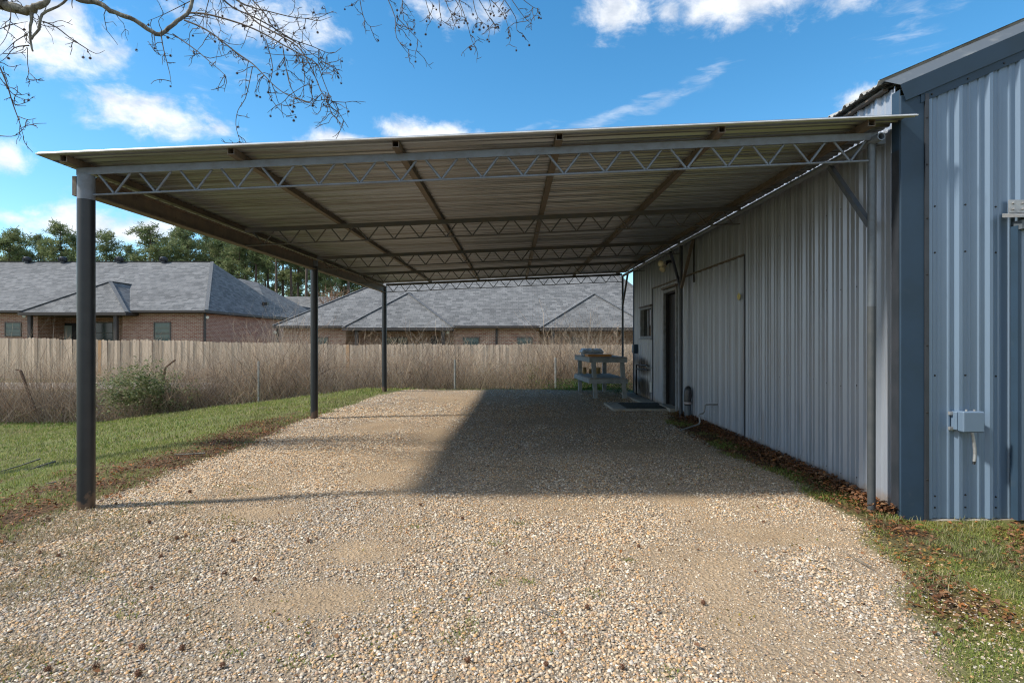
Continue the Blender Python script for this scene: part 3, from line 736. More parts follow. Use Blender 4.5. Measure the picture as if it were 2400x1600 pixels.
# roof sheets
def roof_sheet(y0, y1, x0, x1, notch=None):
    off = .06 if notch else 0
    ys = sorted(set([y0, y1] + [y0 + k - off for k in KN if y0 < y0 + k - off < y1])); mb = MB()
    for a, c in zip(ys[:-1], ys[1:]):
        xe = x1 if not notch or c > notch[0] + .001 else notch[1]
        za, zc = rib2(a - y0 + off), rib2(c - y0 + off)
        q = lambda xx, yy, zz_: (xx, yy, sheet_z(xx, yy) + zz_)
        mb.add([q(x0, a, za), q(xe, a, za), q(xe, c, zc), q(x0, c, zc)], [(0, 1, 2, 3)])
        mb.add([q(x0, a, za - .004), q(xe, a, za - .004), q(xe, c, zc - .004), q(x0, c, zc - .004)], [(3, 2, 1, 0)])
        mb.add([q(x0, a, -.004), q(x0, a, za), q(x0, c, zc), q(x0, c, -.004)], [(0, 3, 2, 1)])
        mb.add([q(xe, a, za - .004), q(xe, a, za), q(xe, c, zc), q(xe, c, zc - .004)], [(0, 1, 2, 3)])
    a, za = y0, rib2(off)
    mb.add([q(x0, a, za - .004), q(xe if notch is None else notch[1], a, za - .004), q(xe if notch is None else notch[1], a, za + .001), q(x0, a, za + .001)], [(0, 1, 2, 3)])
    return mb
y0 = 4.12; sp_ = None
for k in range(12):
    y1 = min(y0 + PW + .012, 14.42)
    if k == 0:
        mb = roof_sheet(4.105, y1, -3.50, 2.903, (4.174, 2.975)); cobj(mb, 'roof_sheet', M_ROOFSTEEL)
    elif sp_ is None or y1 - y0 < PW:
        o = cobj(roof_sheet(y0, y1, -3.50, 2.903), 'roof_sheet', M_ROOFSTEEL)
        if sp_ is None: sp_ = (o.data, y0)
    else:
        inst('roof_sheet', sp_[0], car, (random.uniform(-.012, .012), y0 - sp_[1], .009 * (y0 - sp_[1]) + (.0022 if k % 2 else 0)))
    y0 += PW
    if y0 > 14.3: break
for xa, xb_ in ((-3.5, -1.2), (-1.2, 1.1), (1.1, 2.975)):
    mb = MB().tube([(xa, 4.101, sheet_z(xa, 4.1) + .001), (xb_ - .002, 4.101, sheet_z(xb_, 4.1) + .001)], .006, 8); cobj(mb, 'sunlit_edge_bead', M_SUNLIT_EDGE)  # added bead that stands for the sunlit front edge of the roof

# ------------------------------------------------------------------ things on and along the shed wall
lamp = empty('wall_lamp', (2.92, 10.3, 2.74), 'cream twin-head floodlight on shed wall above the door', 'lamp')
def rel(o, mb, name, m, bevel=0, parent=None):
    l = o.location; mb.v = [(a - l.x, b - l.y, c - l.z) for a, b, c in mb.v]; return mb.obj(name, m, parent or o, bevel)
rel(lamp, MB().lathe([(0, 0), (.055, 0), (.055, .05), (0, .05)], 12, (2.88, 10.3, 2.71)), 'base', M_BLACK)
for (dx, dy, dz) in ((-.20, -.22, -.07), (-.14, -.10, -.16)):
    e = Vector((2.87 + dx, 10.3 + dy, 2.74 + dz)); s = Vector((2.87, 10.3, 2.74)); d = (e - s).normalized()
    rel(lamp, MB().tube([s, s.lerp(e, .55)], .016, 8), 'arm', M_BLACK)
    rel(lamp, MB().tube([s.lerp(e, .5), s.lerp(e, .75), e, e + d * .012, e + d * .022], [.026, .035, .062, .058, .03], 14), 'lamp_head', M_CREAM)
leaf = MB().add([(2.895, 7.10, 1.86), (2.89, 7.17, 1.80), (2.887, 7.20, 1.86), (2.89, 7.15, 1.90), (2.893, 7.12, 1.815), (2.898, 7.215, 1.825)], [(0, 4, 1, 3), (3, 1, 5, 2)])
tag(leaf.obj('dry_leaf', mat('yellow_leaf', (.62, .55, .22), .6)), 'yellow dry leaf caught on the ribbed shed wall', 'leaf')
sp = empty('standpipe', (2.835, 9.06, 0), 'capped standpipe wrapped in black plastic between column and shed wall', 'pipe')
rel(sp, MB().tube([(2.835, 9.06, -.1), (2.835, 9.06, .30)], .052, 14), 'pipe', M_COLGREY)
bagp = [(2.835 + random.uniform(-.006, .006), 9.06, z) for z in (.24, .27, .33, .40, .47, .52, .545)]
rel(sp, MB().tube(bagp, [.055, .066, .060, .066, .062, .05, .02], 11), 'cover', M_BAG)
rel(sp, MB().tube([(2.835, 9.06, .262), (2.835, 9.06, .292)], .0675, 14), 'tape', M_TAPE)
mb = MB().tube([(2.93, 7.98, .37), (2.76, 7.98, .37), (2.74, 7.98, .35), (2.74, 8.0, .27), (2.725, 8.0, .245), (2.68, 8.0, .235), (2.665, 8.0, .215), (2.68, 8.0, .13), (2.66, 7.99, .09), (2.43, 7.93, .03), (2.36, 7.9, .01)], .0115, 8)
tag(mb.obj('conduit_pipe', M_PVC), 'bent pale grey pipe leaving the shed wall above the leaf strip', 'pipe')
gp = empty('gas_pipe', (2.85, 12.9, 0), 'black pipe riser with two horizontal bars under the shed window', 'pipe')
rel(gp, MB().tube([(2.85, 12.9, 0), (2.85, 12.9, .70), (2.85, 12.86, .73), (2.85, 11.95, .745)], .017, 8), 'riser', M_BLACK)
rel(gp, MB().tube([(2.85, 12.9, .63), (2.85, 11.85, .655)], .014, 8), 'crossbar', M_BLACK)
rel(gp, MB().tube([(2.85, 11.98, .745), (2.84, 11.75, .715), (2.93, 11.70, .71)], .013, 8), 'elbow', M_PVC)
o = MB().box((2.87, 11.68, .20), (2.93, 11.74, .42)); tag(o.obj('outlet_box', M_WHITE, bevel=.006), 'small white outlet box low on shed wall near the pad', 'outlet')
sb = empty('switch_box', (2.90, 13.1, 1.08), 'dark switch box on the far end of the shed wall', 'box')
rel(sb, MB().box((2.83, 13.02, .98), (2.91, 13.16, 1.19)), 'case', M_TRIM, .005); rel(sb, MB().box((2.80, 13.03, .99), (2.829, 13.15, 1.18)), 'cover', M_FRAMEGREY, .004)
# junction box on the front wall
jb = empty('junction_box', (3.30, 4.15, .69), 'pale grey junction box on the front wall with a dangling conduit', 'box')
rel(jb, MB().box((3.292, 4.085, .615), (3.452, 4.142, .768)), 'cover', M_FACADE, .008)
rel(jb, MB().box((3.285, 4.143, .622), (3.445, 4.195, .760)), 'case', M_FACADE, .006)
mb = MB()
for z in (.632, .745): mb.box((3.262, 4.17, z - .012), (3.291, 4.19, z + .012))
for dx in (.05, .11): mb.tube([(3.292 + dx, 4.12, .768), (3.292 + dx, 4.12, .78)], .008, 6)
rel(jb, mb, 'lug', M_GALV)
pts = []; rad = []
for k in range(61):
    s = k / 60; pts.append((3.375 + .022 * math.sin(s * 2.2), 4.11, .614 - .215 * s)); rad.append(.010 + (.0022 if k % 2 else 0))
rel(jb, MB().tube(pts, rad, 8), 'conduit', M_GALV)
rel(jb, MB().tube([pts[-1], (pts[-1][0] - .004, 4.11, pts[-1][2] - .02)], .009, 8), 'conduit_end', M_BLACK)
# sliding door track on the front wall
tk = empty('door_track', (4.5, 4.1, 2.2), 'galvanised sliding door track with bolted bracket plates on front wall', 'track')
rel(tk, MB().prism([(3.655, 4.175, 2.235), (3.655, 4.03, 2.19), (3.655, 4.03, 2.175), (3.655, 4.175, 2.205)], (3.6, 0, 0)), 'hood', M_GALV)
rel(tk, MB().box((3.70, 4.06, 2.10), (7.2, 4.13, 2.165)), 'rail', M_COLGREY)
for q in range(5):
    xx = 3.70 + q * .8; rel(tk, MB().box((xx, 4.165, 2.238), (xx + .13, 4.174, 2.335)), 'bracket_plate', M_GALV)
    mb = MB()
    for dz in (.028, .072):
        for dx in (.03, .10): mb.tube([(xx + dx, 4.165, 2.238 + dz), (xx + dx, 4.152, 2.238 + dz)], .010, 6)
    rel(tk, mb, 'bolt', M_GALV)
sd = empty('sliding_door', (5.2, 4.1, 0), 'blue-grey ribbed sliding door hanging from the galvanised track', 'door')
mb = MB(); xs = sorted(set([3.70, 7.1] + [3.70 + k_ * PER + q for k_ in range(15) for q in (.02, .041, .067, .088) if 3.7 < 3.70 + k_ * PER + q < 7.1]))
for a_, c_ in zip(xs[:-1], xs[1:]):
    mb.add([(a_, 4.13 - rib(a_ - 3.754), -.03), (c_, 4.13 - rib(c_ - 3.754), -.03), (c_, 4.13 - rib(c_ - 3.754), 2.13), (a_, 4.13 - rib(a_ - 3.754), 2.13)], [(0, 1, 2, 3)])
rel(sd, mb, 'door_skin', M_FACADE); rel(sd, MB().box((3.695, 4.09, -.03), (3.715, 4.150, 2.13)), 'door_edge', M_TRIM)

# ------------------------------------------------------------------ workbench and what is on it
wb = empty('workbench', (2.05, 13.2, 0), 'grey painted wooden workbench with lower shelf at gravel end', 'workbench')
TB = [(1.69, 12.32), (2.52, 12.32), (2.42, 14.12), (1.56, 14.12)]
def quad_in(z, g=0):
    cx_ = sum(p[0] for p in TB) / 4; cy_ = sum(p[1] for p in TB) / 4
    return [(p[0] + (g if p[0] < cx_ else -g), p[1] + (g if p[1] < cy_ else -g), z) for p in TB]
def rim(z0, z1, g=0, name='rim_board'):
    q = quad_in(z0, g)
    for i in range(4):
        a, c = Vector(q[i]), Vector(q[(i + 1) % 4]); d = (c - a).normalized(); nrm = Vector((-d.y, d.x, 0)) * .036
        e0 = .037 if i % 2 else 0
        a2, c2 = a + d * e0, c - d * e0
        rel(wb, MB().prism([a2, c2, c2 + nrm, a2 + nrm], (0, 0, z1 - z0)), name, M_BENCH, .003)
rim(.80, .893); rim(.335, .43, -.012)
q = quad_in(.895, -.004)
nb = 6
def deck(z, g, name):
    a, b_, c, d = [Vector(p) for p in quad_in(z, g)]
    for k in range(nb):
        s0, s1 = k / nb + .004, (k + 1) / nb - .004
        rel(wb, MB().prism([a.lerp(b_, s0), a.lerp(b_, s1), d.lerp(c, s1), d.lerp(c, s0)], (0, 0, .024)), name, M_BENCHTOP)
deck(.894, -.004, 'top_board'); deck(.431, .0, 'shelf_board')
for (xt, yt, xb_, yb_) in ((1.79, 12.40, 1.83, 12.38), (2.42, 12.40, 2.48, 12.37), (2.30, 14.02, 2.29, 13.98), (1.68, 14.02, 1.69, 14.05)):
    g = float(ground_z(xb_, yb_)); rel(wb, MB().bar((xb_, yb_, g - .03), (xt, yt, .799), .092, .092, (0, 1, 0)), 'leg', M_BENCH, .004)
bn_ = empty('storage_bin', (1.9, 13.45, .918), 'grey plastic bin under a crumpled clear sheet on the workbench', 'bin')
mb = MB(); bt, tp = [(1.68, 13.2), (2.10, 13.2), (2.10, 13.7), (1.68, 13.7)], [(1.64, 13.16), (2.14, 13.16), (2.14, 13.74), (1.64, 13.74)]
mb.add([(x_, y_, .919) for x_, y_ in bt] + [(x_, y_, 1.035) for x_, y_ in tp], [(3, 2, 1, 0), (0, 1, 5, 4), (1, 2, 6, 5), (2, 3, 7, 6), (3, 0, 4, 7), (4, 5, 6, 7)]); rel(bn_, mb, 'tub', M_BIN, .008)
v = []; N_ = 14
for i in range(N_):
    for j in range(N_):
        x_, y_ = 1.63 + .52 * i / (N_ - 1), 13.15 + .6 * j / (N_ - 1)
        e = i in (0, N_ - 1) or j in (0, N_ - 1)
        v.append((x_ + random.uniform(-.008, .008), y_ + random.uniform(-.008, .008), 1.045 + random.uniform(0, .05) - (.055 if e else 0)))
rel(bn_, MB().add(v, [(i * N_ + j, (i + 1) * N_ + j, (i + 1) * N_ + j + 1, i * N_ + j + 1) for i in range(N_ - 1) for j in range(N_ - 1)]), 'sheet', M_SHEETPLASTIC)
mb = MB().box((-.27, -.16, 0), (.27, .16, .055), Matrix.Translation((1.93, 12.66, .920)) @ Matrix.Rotation(R(6), 4, 'Z')); tag(mb.obj('wood_block', M_ORANGEWOOD, bevel=.004), 'orange stained wooden block on the front of the workbench', 'board')
for i, (xx, yy, r_, h_, lb) in enumerate(((1.78, 13.9, .05, .16, 'split yellow log standing on the shelf by the left rear leg'), (1.93, 13.92, .035, .12, 'thin short log between two thicker logs on the workbench shelf'), (2.11, 13.88, .075, .155, 'thick bark-covered log standing on the shelf by the right rear leg'))):
    o = empty('log', (xx, yy, .4555), lb, 'log', 'logs on the workbench shelf')
    o.rotation_euler = (0, 0, i)
    mb = MB().tube([(0, 0, 0), (.004, 0, h_ * .5), (0, .004, h_)], [r_, r_ * .95, r_ * .97], 10, caps=False); mb.obj('bark', mat('log_bark', (.20, .13, .06), .9, 0, (.42, .30, .12), 9, bump=.5), o)
    mb = MB().tube([(0, .004, h_ - .004), (0, .004, h_ + .001)], r_ * .93, 10); mb.obj('cut_face', mat('log_cut', (.50, .36, .15), .8), o)

exec_later = []
# ------------------------------------------------------------------ wooden fence beyond the lane
wf = empty('wooden_fence', (-10, 25, -.5), 'weathered tan wooden privacy fence beyond the pale gravel lane', 'fence')
FY2 = 25.0
def board_mesh(h):
    w = .068; mb = MB(); pts = [(-w, 0, 0), (w, 0, 0), (w, 0, h - .04), (w - .03, 0, h), (-w + .03, 0, h), (-w, 0, h - .04)]
    return mb.prism(pts, (0, .018, 0)).mesh('board', M_FENCEWOOD)
bms = [board_mesh(1.80 + .006 * k) for k in range(4)]
fx = np.arange(-31.6, 6.2, .1425)
def fence_top(xx): return CAMZ - (CY - 0) * 0 + (-(807 - CY) * FY2 / FPX) + np.interp(xx, [-24, -14, -9.5, -8], [.30, .15, .02, 0])
nb_ = 0
for i, xx in enumerate(fx):
    o = inst('board', bms[i % 4], wf, (xx + 10, random.uniform(-.006, .006), float(fence_top(xx)) - 1.80 + .5 + random.uniform(-.02, .015) + .018 * math.sin(xx * 1.1) + .012 * math.sin(xx * 2.9)), (random.uniform(-.012, .012), random.uniform(-.008, .008), random.uniform(-.03, .03)))
for z in (.25, .85, 1.45):
    mb = MB()
    for k in range(15):
        xa, xb_ = -31.04 + k * 2.48, -31.04 + (k + 1) * 2.48
        rel(wf, MB().bar((xa, FY2 + .045, float(fence_top(xa)) - 1.8 + z), (xb_ - .005, FY2 + .045, float(fence_top(xb_)) - 1.8 + z), .04, .09), 'rail', M_FENCEWOOD)

# ------------------------------------------------------------------ houses
def hobj(o, mb, name, m, parent=None): return rel(o, mb, name, m, 0, parent)
def window(o, px0, px1, py0, py1, Y, blinds=True, frame=M_WINFRAME):
    a, c = P(px0, py0, Y), P(px1, py1, Y); x0, x1, z1, z0 = a[0], c[0], a[2], c[2]
    mb = MB(); f_ = .06
    mb.box((x0 - f_, Y - .03, z0 - f_), (x0, Y + .03, z1 + f_)); mb.box((x1, Y - .03, z0 - f_), (x1 + f_, Y + .03, z1 + f_)); mb.box((x0, Y - .03, z1), (x1, Y + .03, z1 + f_)); mb.box((x0, Y - .04, z0 - f_), (x1, Y + .03, z0))
    mb.box((x0, Y - .02, (z0 + z1) / 2 - .02), (x1, Y + .02, (z0 + z1) / 2 + .02))
    w_ = hobj(o, mb, 'window', frame)
    hobj(o, MB().box((x0, Y - .008, z0), (x1, Y + .0, z1)), 'pane', M_PANE, w_)
    if blinds:
        mb = MB(); k = 0
        while z0 + .05 + k * .07 < z1: mb.box((x0 + .01, Y - .011, z0 + .03 + k * .07), (x1 - .01, Y - .0085, z0 + .055 + k * .07)); k += 1
        hobj(o, mb, 'blind', M_BLIND, w_)
def hip_roof(o, x0, x1, y0, y1, ze, rx0, rx1, ry, zr_, name='roof', th=.14, m=M_SHINGLE):
    v = [(x0, y0, ze), (x1, y0, ze), (x1, y1, ze), (x0, y1, ze), (rx0, ry, zr_), (rx1, ry, zr_)]
    v2 = [(a, b_, c - th) for a, b_, c in v[:4]]
    mb = MB().add(v, [(0, 1, 5, 4), (1, 2, 5), (2, 3, 4, 5), (3, 0, 4)]); r_ = hobj(o, mb, name, m)
    mb = MB().add(v[:4] + v2, [(0, 4, 5, 1), (1, 5, 6, 2), (2, 6, 7, 3), (3, 7, 4, 0), (4, 7, 6, 5)]); hobj(o, mb, 'fascia', M_FASCIA, r_)
    mb = MB().box((x0, y0 - .10, ze - .13), (x1, y0 - .003, ze - .01)); hobj(o, mb, 'gutter', M_FASCIA, r_)
    caps(o, r_, (v[0], v[4]), (v[1], v[5]), (v[4], v[5]))
    return r_
def caps(o, par, *lines):
    for a, b_ in lines:
        a, b_ = Vector(a), Vector(b_); hobj(o, MB().bar(a + Vector((0, 0, .02)), b_ + Vector((0, 0, .02)), .20, .025), 'ridge_cap', M_RIDGECAP, par)
def box_vent(o, px, py, Yd, par=None):
    p = P(px, py, Yd); mb = MB().box((p[0] - .14, p[1] - .16, p[2] - .22), (p[0] + .14, p[1] + .16, p[2] + .10)); hobj(o, mb, 'roof_vent', M_BLACK, par)
def pipe_vent(o, px, py0, py1, Yd, par=None):
    p, q = P(px, py0, Yd), P(px, py1, Yd); hobj(o, MB().tube([q - np.array([0, 0, .3]), p], .045, 8), 'vent_pipe', M_GALV, par)

# --- left house
lh = empty('brick_house', (-26, 38, 0), 'brick house with grey hip roof carrying four turbine vents', 'house')
HY = 32.0; EZ = 2.92
LX1 = -17.75
ridge = P(497, 614, 39.5)
hobj(lh, MB().box((-48, HY, -.6), (-27.2, 44, EZ - .1)).box((-22.35, HY, -.6), (LX1, 44.6, EZ - .1)).box((-27.2, HY + 2.0, -.6), (-22.35, 44, EZ - .12)), 'wall', M_BRICK)
rf = hip_roof(lh, -48.6, LX1 + .45, HY - .45, 45.2, EZ + .06, -42, ridge[0], 39.5, ridge[2])
# rear wing with its own lower ridge
p1, p2 = P(557, 652, 45.5), P(604, 662, 46.5)
v = [tuple(P(640, 752, 41.5)), (p2[0] + 3.3, 51.5, EZ), tuple(p2), tuple(p1), (p1[0] - 4, 45.5, p1[2]), (p1[0] - 4, 51.5, EZ)]
hobj(lh, MB().add([(LX1 + .42, 40.2, EZ + .1), (LX1 + .9, 51.5, EZ + .06), tuple(p2), tuple(p1), (p1[0] - 4, 45.5, p1[2]), (p1[0] - 4, 51.5, EZ)], [(0, 1, 2), (0, 2, 3), (1, 5, 4, 3, 2)]), 'wing_roof', M_SHINGLE)
hobj(lh, MB().box((-27, 44.6, -.6), (LX1 + .4, 51, EZ - .05)), 'wing_wall', M_BRICK)
# porch
PYF = 31.0
pa, pb = P(44, 731, PYF), P(297, 731, PYF); pc = (pa[0] + pb[0]) / 2; az_ = P(245, 660, 33.6)
v = [(pa[0], PYF, 2.84), (pb[0], PYF, 2.84), (pc + .2, 33.6, az_[2]), (pb[0], 34.6, 2.86), (pc + .2, 37.6, az_[2]), (pa[0], 34.6, 2.86)]
pr = hobj(lh, MB().add(v, [(0, 1, 2), (1, 3, 4, 2), (5, 0, 2, 4)]), 'porch_roof', M_SHINGLE)
caps(lh, pr, (v[0], v[2]), (v[1], v[2]), (v[2], v[4]))
hobj(lh, MB().box((pa[0], PYF - .08, 2.68), (pb[0], PYF + .04, 2.82)).box((pb[0] - .12, PYF + .05, 2.68), (pb[0], HY, 2.82)).box((pa[0], PYF + .05, 2.68), (pa[0] + .12, HY, 2.82)), 'porch_beam', M_FASCIA, pr)
hobj(lh, MB().box((pa[0] + .1, PYF + .05, 2.66), (pb[0] - .13, HY + 2, 2.675)), 'porch_ceiling', M_FASCIA, pr)
for px in (71, 272):
    p = P(px, 735, PYF + .15); hobj(lh, MB().box((p[0] - .09, p[1] - .09, -.4), (p[0] + .09, p[1] + .09, 2.68)), 'porch_post', M_FASCIA)
window(lh, 14, 48, 757, 786, HY - .02); window(lh, 363, 398, 757, 806, HY - .02)
window(lh, 224, 264, 757, 803, HY + 1.97, False)
d0, d1 = P(134, 757, HY + 1.96), P(180, 800, HY + 1.96)
dr = hobj(lh, MB().box((d0[0], HY + 1.92, -.3), (d1[0], HY + 1.99, d0[2])), 'door', M_TRIM_DARK)
e0, e1 = P(143, 763, HY + 1.9), P(168, 800, HY + 1.9); hobj(lh, MB().box((e0[0], HY + 1.90, -.1), (e1[0], HY + 1.915, e0[2])), 'pane', mat('pale_door_glass', (.30, .36, .36), .15), dr)
for px in (480,):
    p = P(px, 740, HY - .06); hobj(lh, MB().box((p[0] - .05, HY - .1, -.4), (p[0] + .05, HY - .003, EZ - .12)), 'downspout', M_FASCIA)
for px, py in ((58, 739), (487, 742)):
    p = P(px, py, HY - .12); hobj(lh, MB().tube([p, p + np.array([.05, -.12, -.05])], [.05, .09], 8), 'security_light', M_WHITE)
for px in (63, 147, 279, 383):
    p = P(px, 616, 39.3); b_ = hobj(lh, MB().tube([(p[0], p[1], p[2] - .35), (p[0], p[1], p[2] + .12)], .13, 10), 'turbine_base', M_TRIM_DARK)
    prof = [(.15, 0), (.21, .06), (.24, .16), (.21, .27), (.09, .33), (0, .34)]
    mb = MB().lathe(prof, 14, (p[0], p[1], p[2] + .10))
    for k in range(14):
        a_ = 2 * math.pi * k / 14; mb.box((-.008, .20, .03), (.008, .265, .28), Matrix.Translation((p[0], p[1], p[2] + .08)) @ Matrix.Rotation(a_, 4, 'Z'))
    hobj(lh, mb, 'turbine_vent', M_TRIM_DARK, b_)
box_vent(lh, 67, 656, 37.4, rf)
for px in (58, 114): pipe_vent(lh, px, 663, 672, 36.9, rf)
for px, py in ((558, 703), (621, 712)):
    p = P(px, py, 38.2 if px < 600 else 40.6); hobj(lh, MB().box((p[0] - .12, p[1] - .2, p[2] - .1), (p[0] + .25, p[1] + .1, p[2] + .12)), 'roof_vent', M_BLACK, rf)

# --- right house
rh = empty('brick_house', (-3, 37, 0), 'low brick house with two hipped porches seen under the carport roof', 'house')
HY = 31.6; EZ = 2.06
hobj(rh, MB().box((-13.0, HY, -.7), (-9.45, 43, EZ - .1)).box((-3.35, HY, -.7), (1.5, 43, EZ - .1)).box((7.6, HY, -.7), (9, 43, EZ - .1)).box((-9.45, HY + 1.8, -.7), (-3.35, 43, EZ - .12)).box((1.5, HY + 1.8, -.7), (7.6, 43, EZ - .12)), 'wall', M_BRICK)
rf2 = hip_roof(rh, -13.4, 9.6, HY - .45, 43.5, EZ + .04, -6.6, 6.4, 37.6, 6.15)
for (b0, b1, ax, ay, nm) in ((802, 1063, 956, 691, 1), (1265, 1530, 1392, 693, 2)):
    a_, c_ = P(b0, 768, 30.9), P(b1, 768, 30.9); ap = P(ax, ay, 33.6); ap[2] += .12; ez = 1.985
    v = [(a_[0], 30.9, ez), (c_[0], 30.9, ez), (ap[0], 33.6, ap[2]), (c_[0], 33.5, ez + .5), (ap[0], 37.0, ap[2]), (a_[0], 33.5, ez + .5)]
    pr = hobj(rh, MB().add(v, [(0, 1, 2), (1, 3, 4, 2), (5, 0, 2, 4)]), 'porch_roof', M_SHINGLE)
    caps(rh, pr, (v[0], v[2]), (v[1], v[2]), (v[2], (v[4][0], 34.6, v[4][2])))
    hobj(rh, MB().box((a_[0], 30.82, ez - .16), (c_[0], 30.94, ez - .02)), 'porch_beam', M_FASCIA, pr)
    hobj(rh, MB().box((a_[0] + .1, 30.95, ez - .17), (c_[0] - .1, HY + 1.8, ez - .155)), 'porch_ceiling', M_FASCIA, pr)
    for xx in (a_[0] + .75, c_[0] - .6): hobj(rh, MB().box((xx - .09, 31.0, -.7), (xx + .09, 31.18, ez - .16)), 'porch_post', M_FASCIA)
for (q0, q1) in ((748, 767), (1087, 1121), (1214, 1246)): window(rh, q0, q1, 792, 830, HY - .02)
for (q0, q1) in ((909, 930), (933, 953), (1340, 1362)): window(rh, q0, q1, 792, 830, HY + 1.78, False)
p = P(1010, 789, HY + 1.78); q = P(1028, 830, HY + 1.78); hobj(rh, MB().box((p[0], HY + 1.7, -.7), (q[0], HY + 1.79, p[2])), 'door', M_BLACK)
for px in (1164, 652): 
    p = P(px, 770, HY); hobj(rh, MB().box((p[0] - .06, HY - .1, -.7), (p[0] + .06, HY - .003, EZ - .12)), 'downspout', M_FASCIA)
for px in (1115, 1235): box_vent(rh, px, 686, 35.5, rf2)
for px in (1143, 1201): pipe_vent(rh, px, 701, 709, 34.6, rf2)
for px, py in ((645, 777), (1048, 777)):
    p = P(px, py, HY - .12); hobj(rh, MB().tube([p, p + np.array([.05, -.12, -.05])], [.05, .09], 8), 'security_light', M_WHITE)
# --- distant house between them
th_ = empty('distant_house', (-22, 58, 0), 'distant grey shingled roof in the gap between the two brick houses', 'house')
a_, c_ = P(640, 695, 60), P(800, 695, 60)
hobj(th_, MB().add([(a_[0] - 4, 53, 2.4), (c_[0] + 6, 53, 2.4), (c_[0] + 3, 60, a_[2]), (a_[0] - 2, 60, a_[2]), (a_[0] - 4, 67, 2.4), (c_[0] + 6, 67, 2.4)], [(0, 1, 2, 3), (1, 5, 2), (5, 4, 3, 2), (4, 0, 3)]), 'roof', M_SHINGLE)
hobj(th_, MB().box((a_[0] - 3.5, 53.4, -1), (c_[0] + 5.5, 66.5, 2.38)), 'wall', M_BRICK)
g0, g1, g2 = P(694, 735, 52), P(724, 735, 52), P(709, 718, 52)
hobj(th_, MB().prism([tuple(g0), tuple(g1), tuple(g2)], (0, 4, 0)), 'dormer', M_FASCIA)

# ------------------------------------------------------------------ vegetation builders
def blades(pts, h, w, lean, col, seg=1):
    """grass-like blades: one tapered strip each"""
    n = len(pts); a = RNG.uniform(0, 2 * np.pi, n); d = np.stack([np.cos(a), np.sin(a), 0 * a], 1)
    side = np.stack([-np.sin(a), np.cos(a), 0 * a], 1)
    h = np.broadcast_to(h, n)[:, None]; w = np.broadcast_to(w, n)[:, None]; le = (RNG.uniform(.2, 1, n) * lean)[:, None]
    up = np.array([0, 0, 1.0])
    b0 = pts - side * w / 2; b1 = pts + side * w / 2
    m0 = pts + up * h * .55 + d * le * h * .35 - side * w * .38; m1 = m0 + side * w * .76
    tip = pts + up * h * (1 - .35 * le) + d * le * h
    V = np.stack([b0, b1, m1, m0, tip], 1).reshape(-1, 3)
    k = np.arange(n)[:, None] * 5
    F = np.concatenate([k + np.array([0, 1, 2]), k + np.array([0, 2, 3]), k + np.array([3, 2, 4])], 0)
    return V, F, np.repeat(col, 5, 0)
def lerp_cols(n, cols, p=None):
    cols = np.array(cols); i = RNG.choice(len(cols), n, p=p); c = cols[i] * RNG.uniform(.75, 1.25, (n, 1)); return c
def cat(parts):
    V = []; F = []; C = []; o = 0
    for v, f, c in parts: V.append(v); F.append(f + o); C.append(c); o += len(v)
    return np.concatenate(V), np.concatenate(F), np.concatenate(C)
def stuff(name, parts, m, label, parent=None):
    V, F, C = cat(parts); o = bpy.data.objects.new(name, np_mesh(name, V, F, m, C)); link(o, parent); return tag(o, label, kind='stuff')
def onground(x, y, dz=0): return np.stack([x, y, ground_z(x, y) + dz], 1)
def scatter(n, x0, x1, y0, y1): return RNG.uniform(x0, x1, n), RNG.uniform(y0, y1, n)

GREENS = [(.17, .23, .04), (.22, .265, .055), (.28, .285, .085), (.32, .29, .12), (.135, .195, .035)]
# lawn on the left bank
parts = []
def lawn(n, x0, x1, y0, y1, h, w):
    x, y = scatter(n, x0, x1, y0, y1)
    keep = (x > -1.5 * y - 2.5) & (RNG.uniform(0, 1, n) < (1 - gravel_mask(x, y)) * (1 - .80 * litter_mask(x, y)) * (.35 + .9 * sstep(.34, .55, fbm(x * 2.1, y * 2.1, 71, 3))))
    x, y = x[keep], y[keep]; k = len(x)
    nn = fbm(x * .6, y * .6, 77, 4)[:, None]
    c = lerp_cols(k, GREENS) * (.8 + .45 * nn)
    c = c * (1 - .5 * sstep(.5, .7, nn)) + np.array([.20, .18, .09]) * (.5 * sstep(.5, .7, nn))
    lush = (sstep(14.9, 15.6, y) * (1 - sstep(17.4, 18, y)))[:, None] * sstep(-5, -7, x)[:, None]
    c = c * (1 - lush * .8) + np.array([.10, .20, .03]) * lush * .8
    parts.append(blades(onground(x, y, -.004), RNG.uniform(.5, 1.2, k) * h, w, 1.1, c))
lawn(52000, -9, -3.2, 2.2, 8, .055, .006); lawn(16000, -16, -9, 3, 8, .06, .011); lawn(46000, -14, -3.2, 8, 15, .065, .010); lawn(9000, -22, -14, 8, 15, .07, .014); lawn(17000, -21, -2.5, 14.4, 18, .10, .014)
lawn(9000, -4.3, 3, 14.2, 16, .07, .010)
stuff('lawn_grass', parts, M_GRASS, 'short patchy green grass on the bank left of the carport')
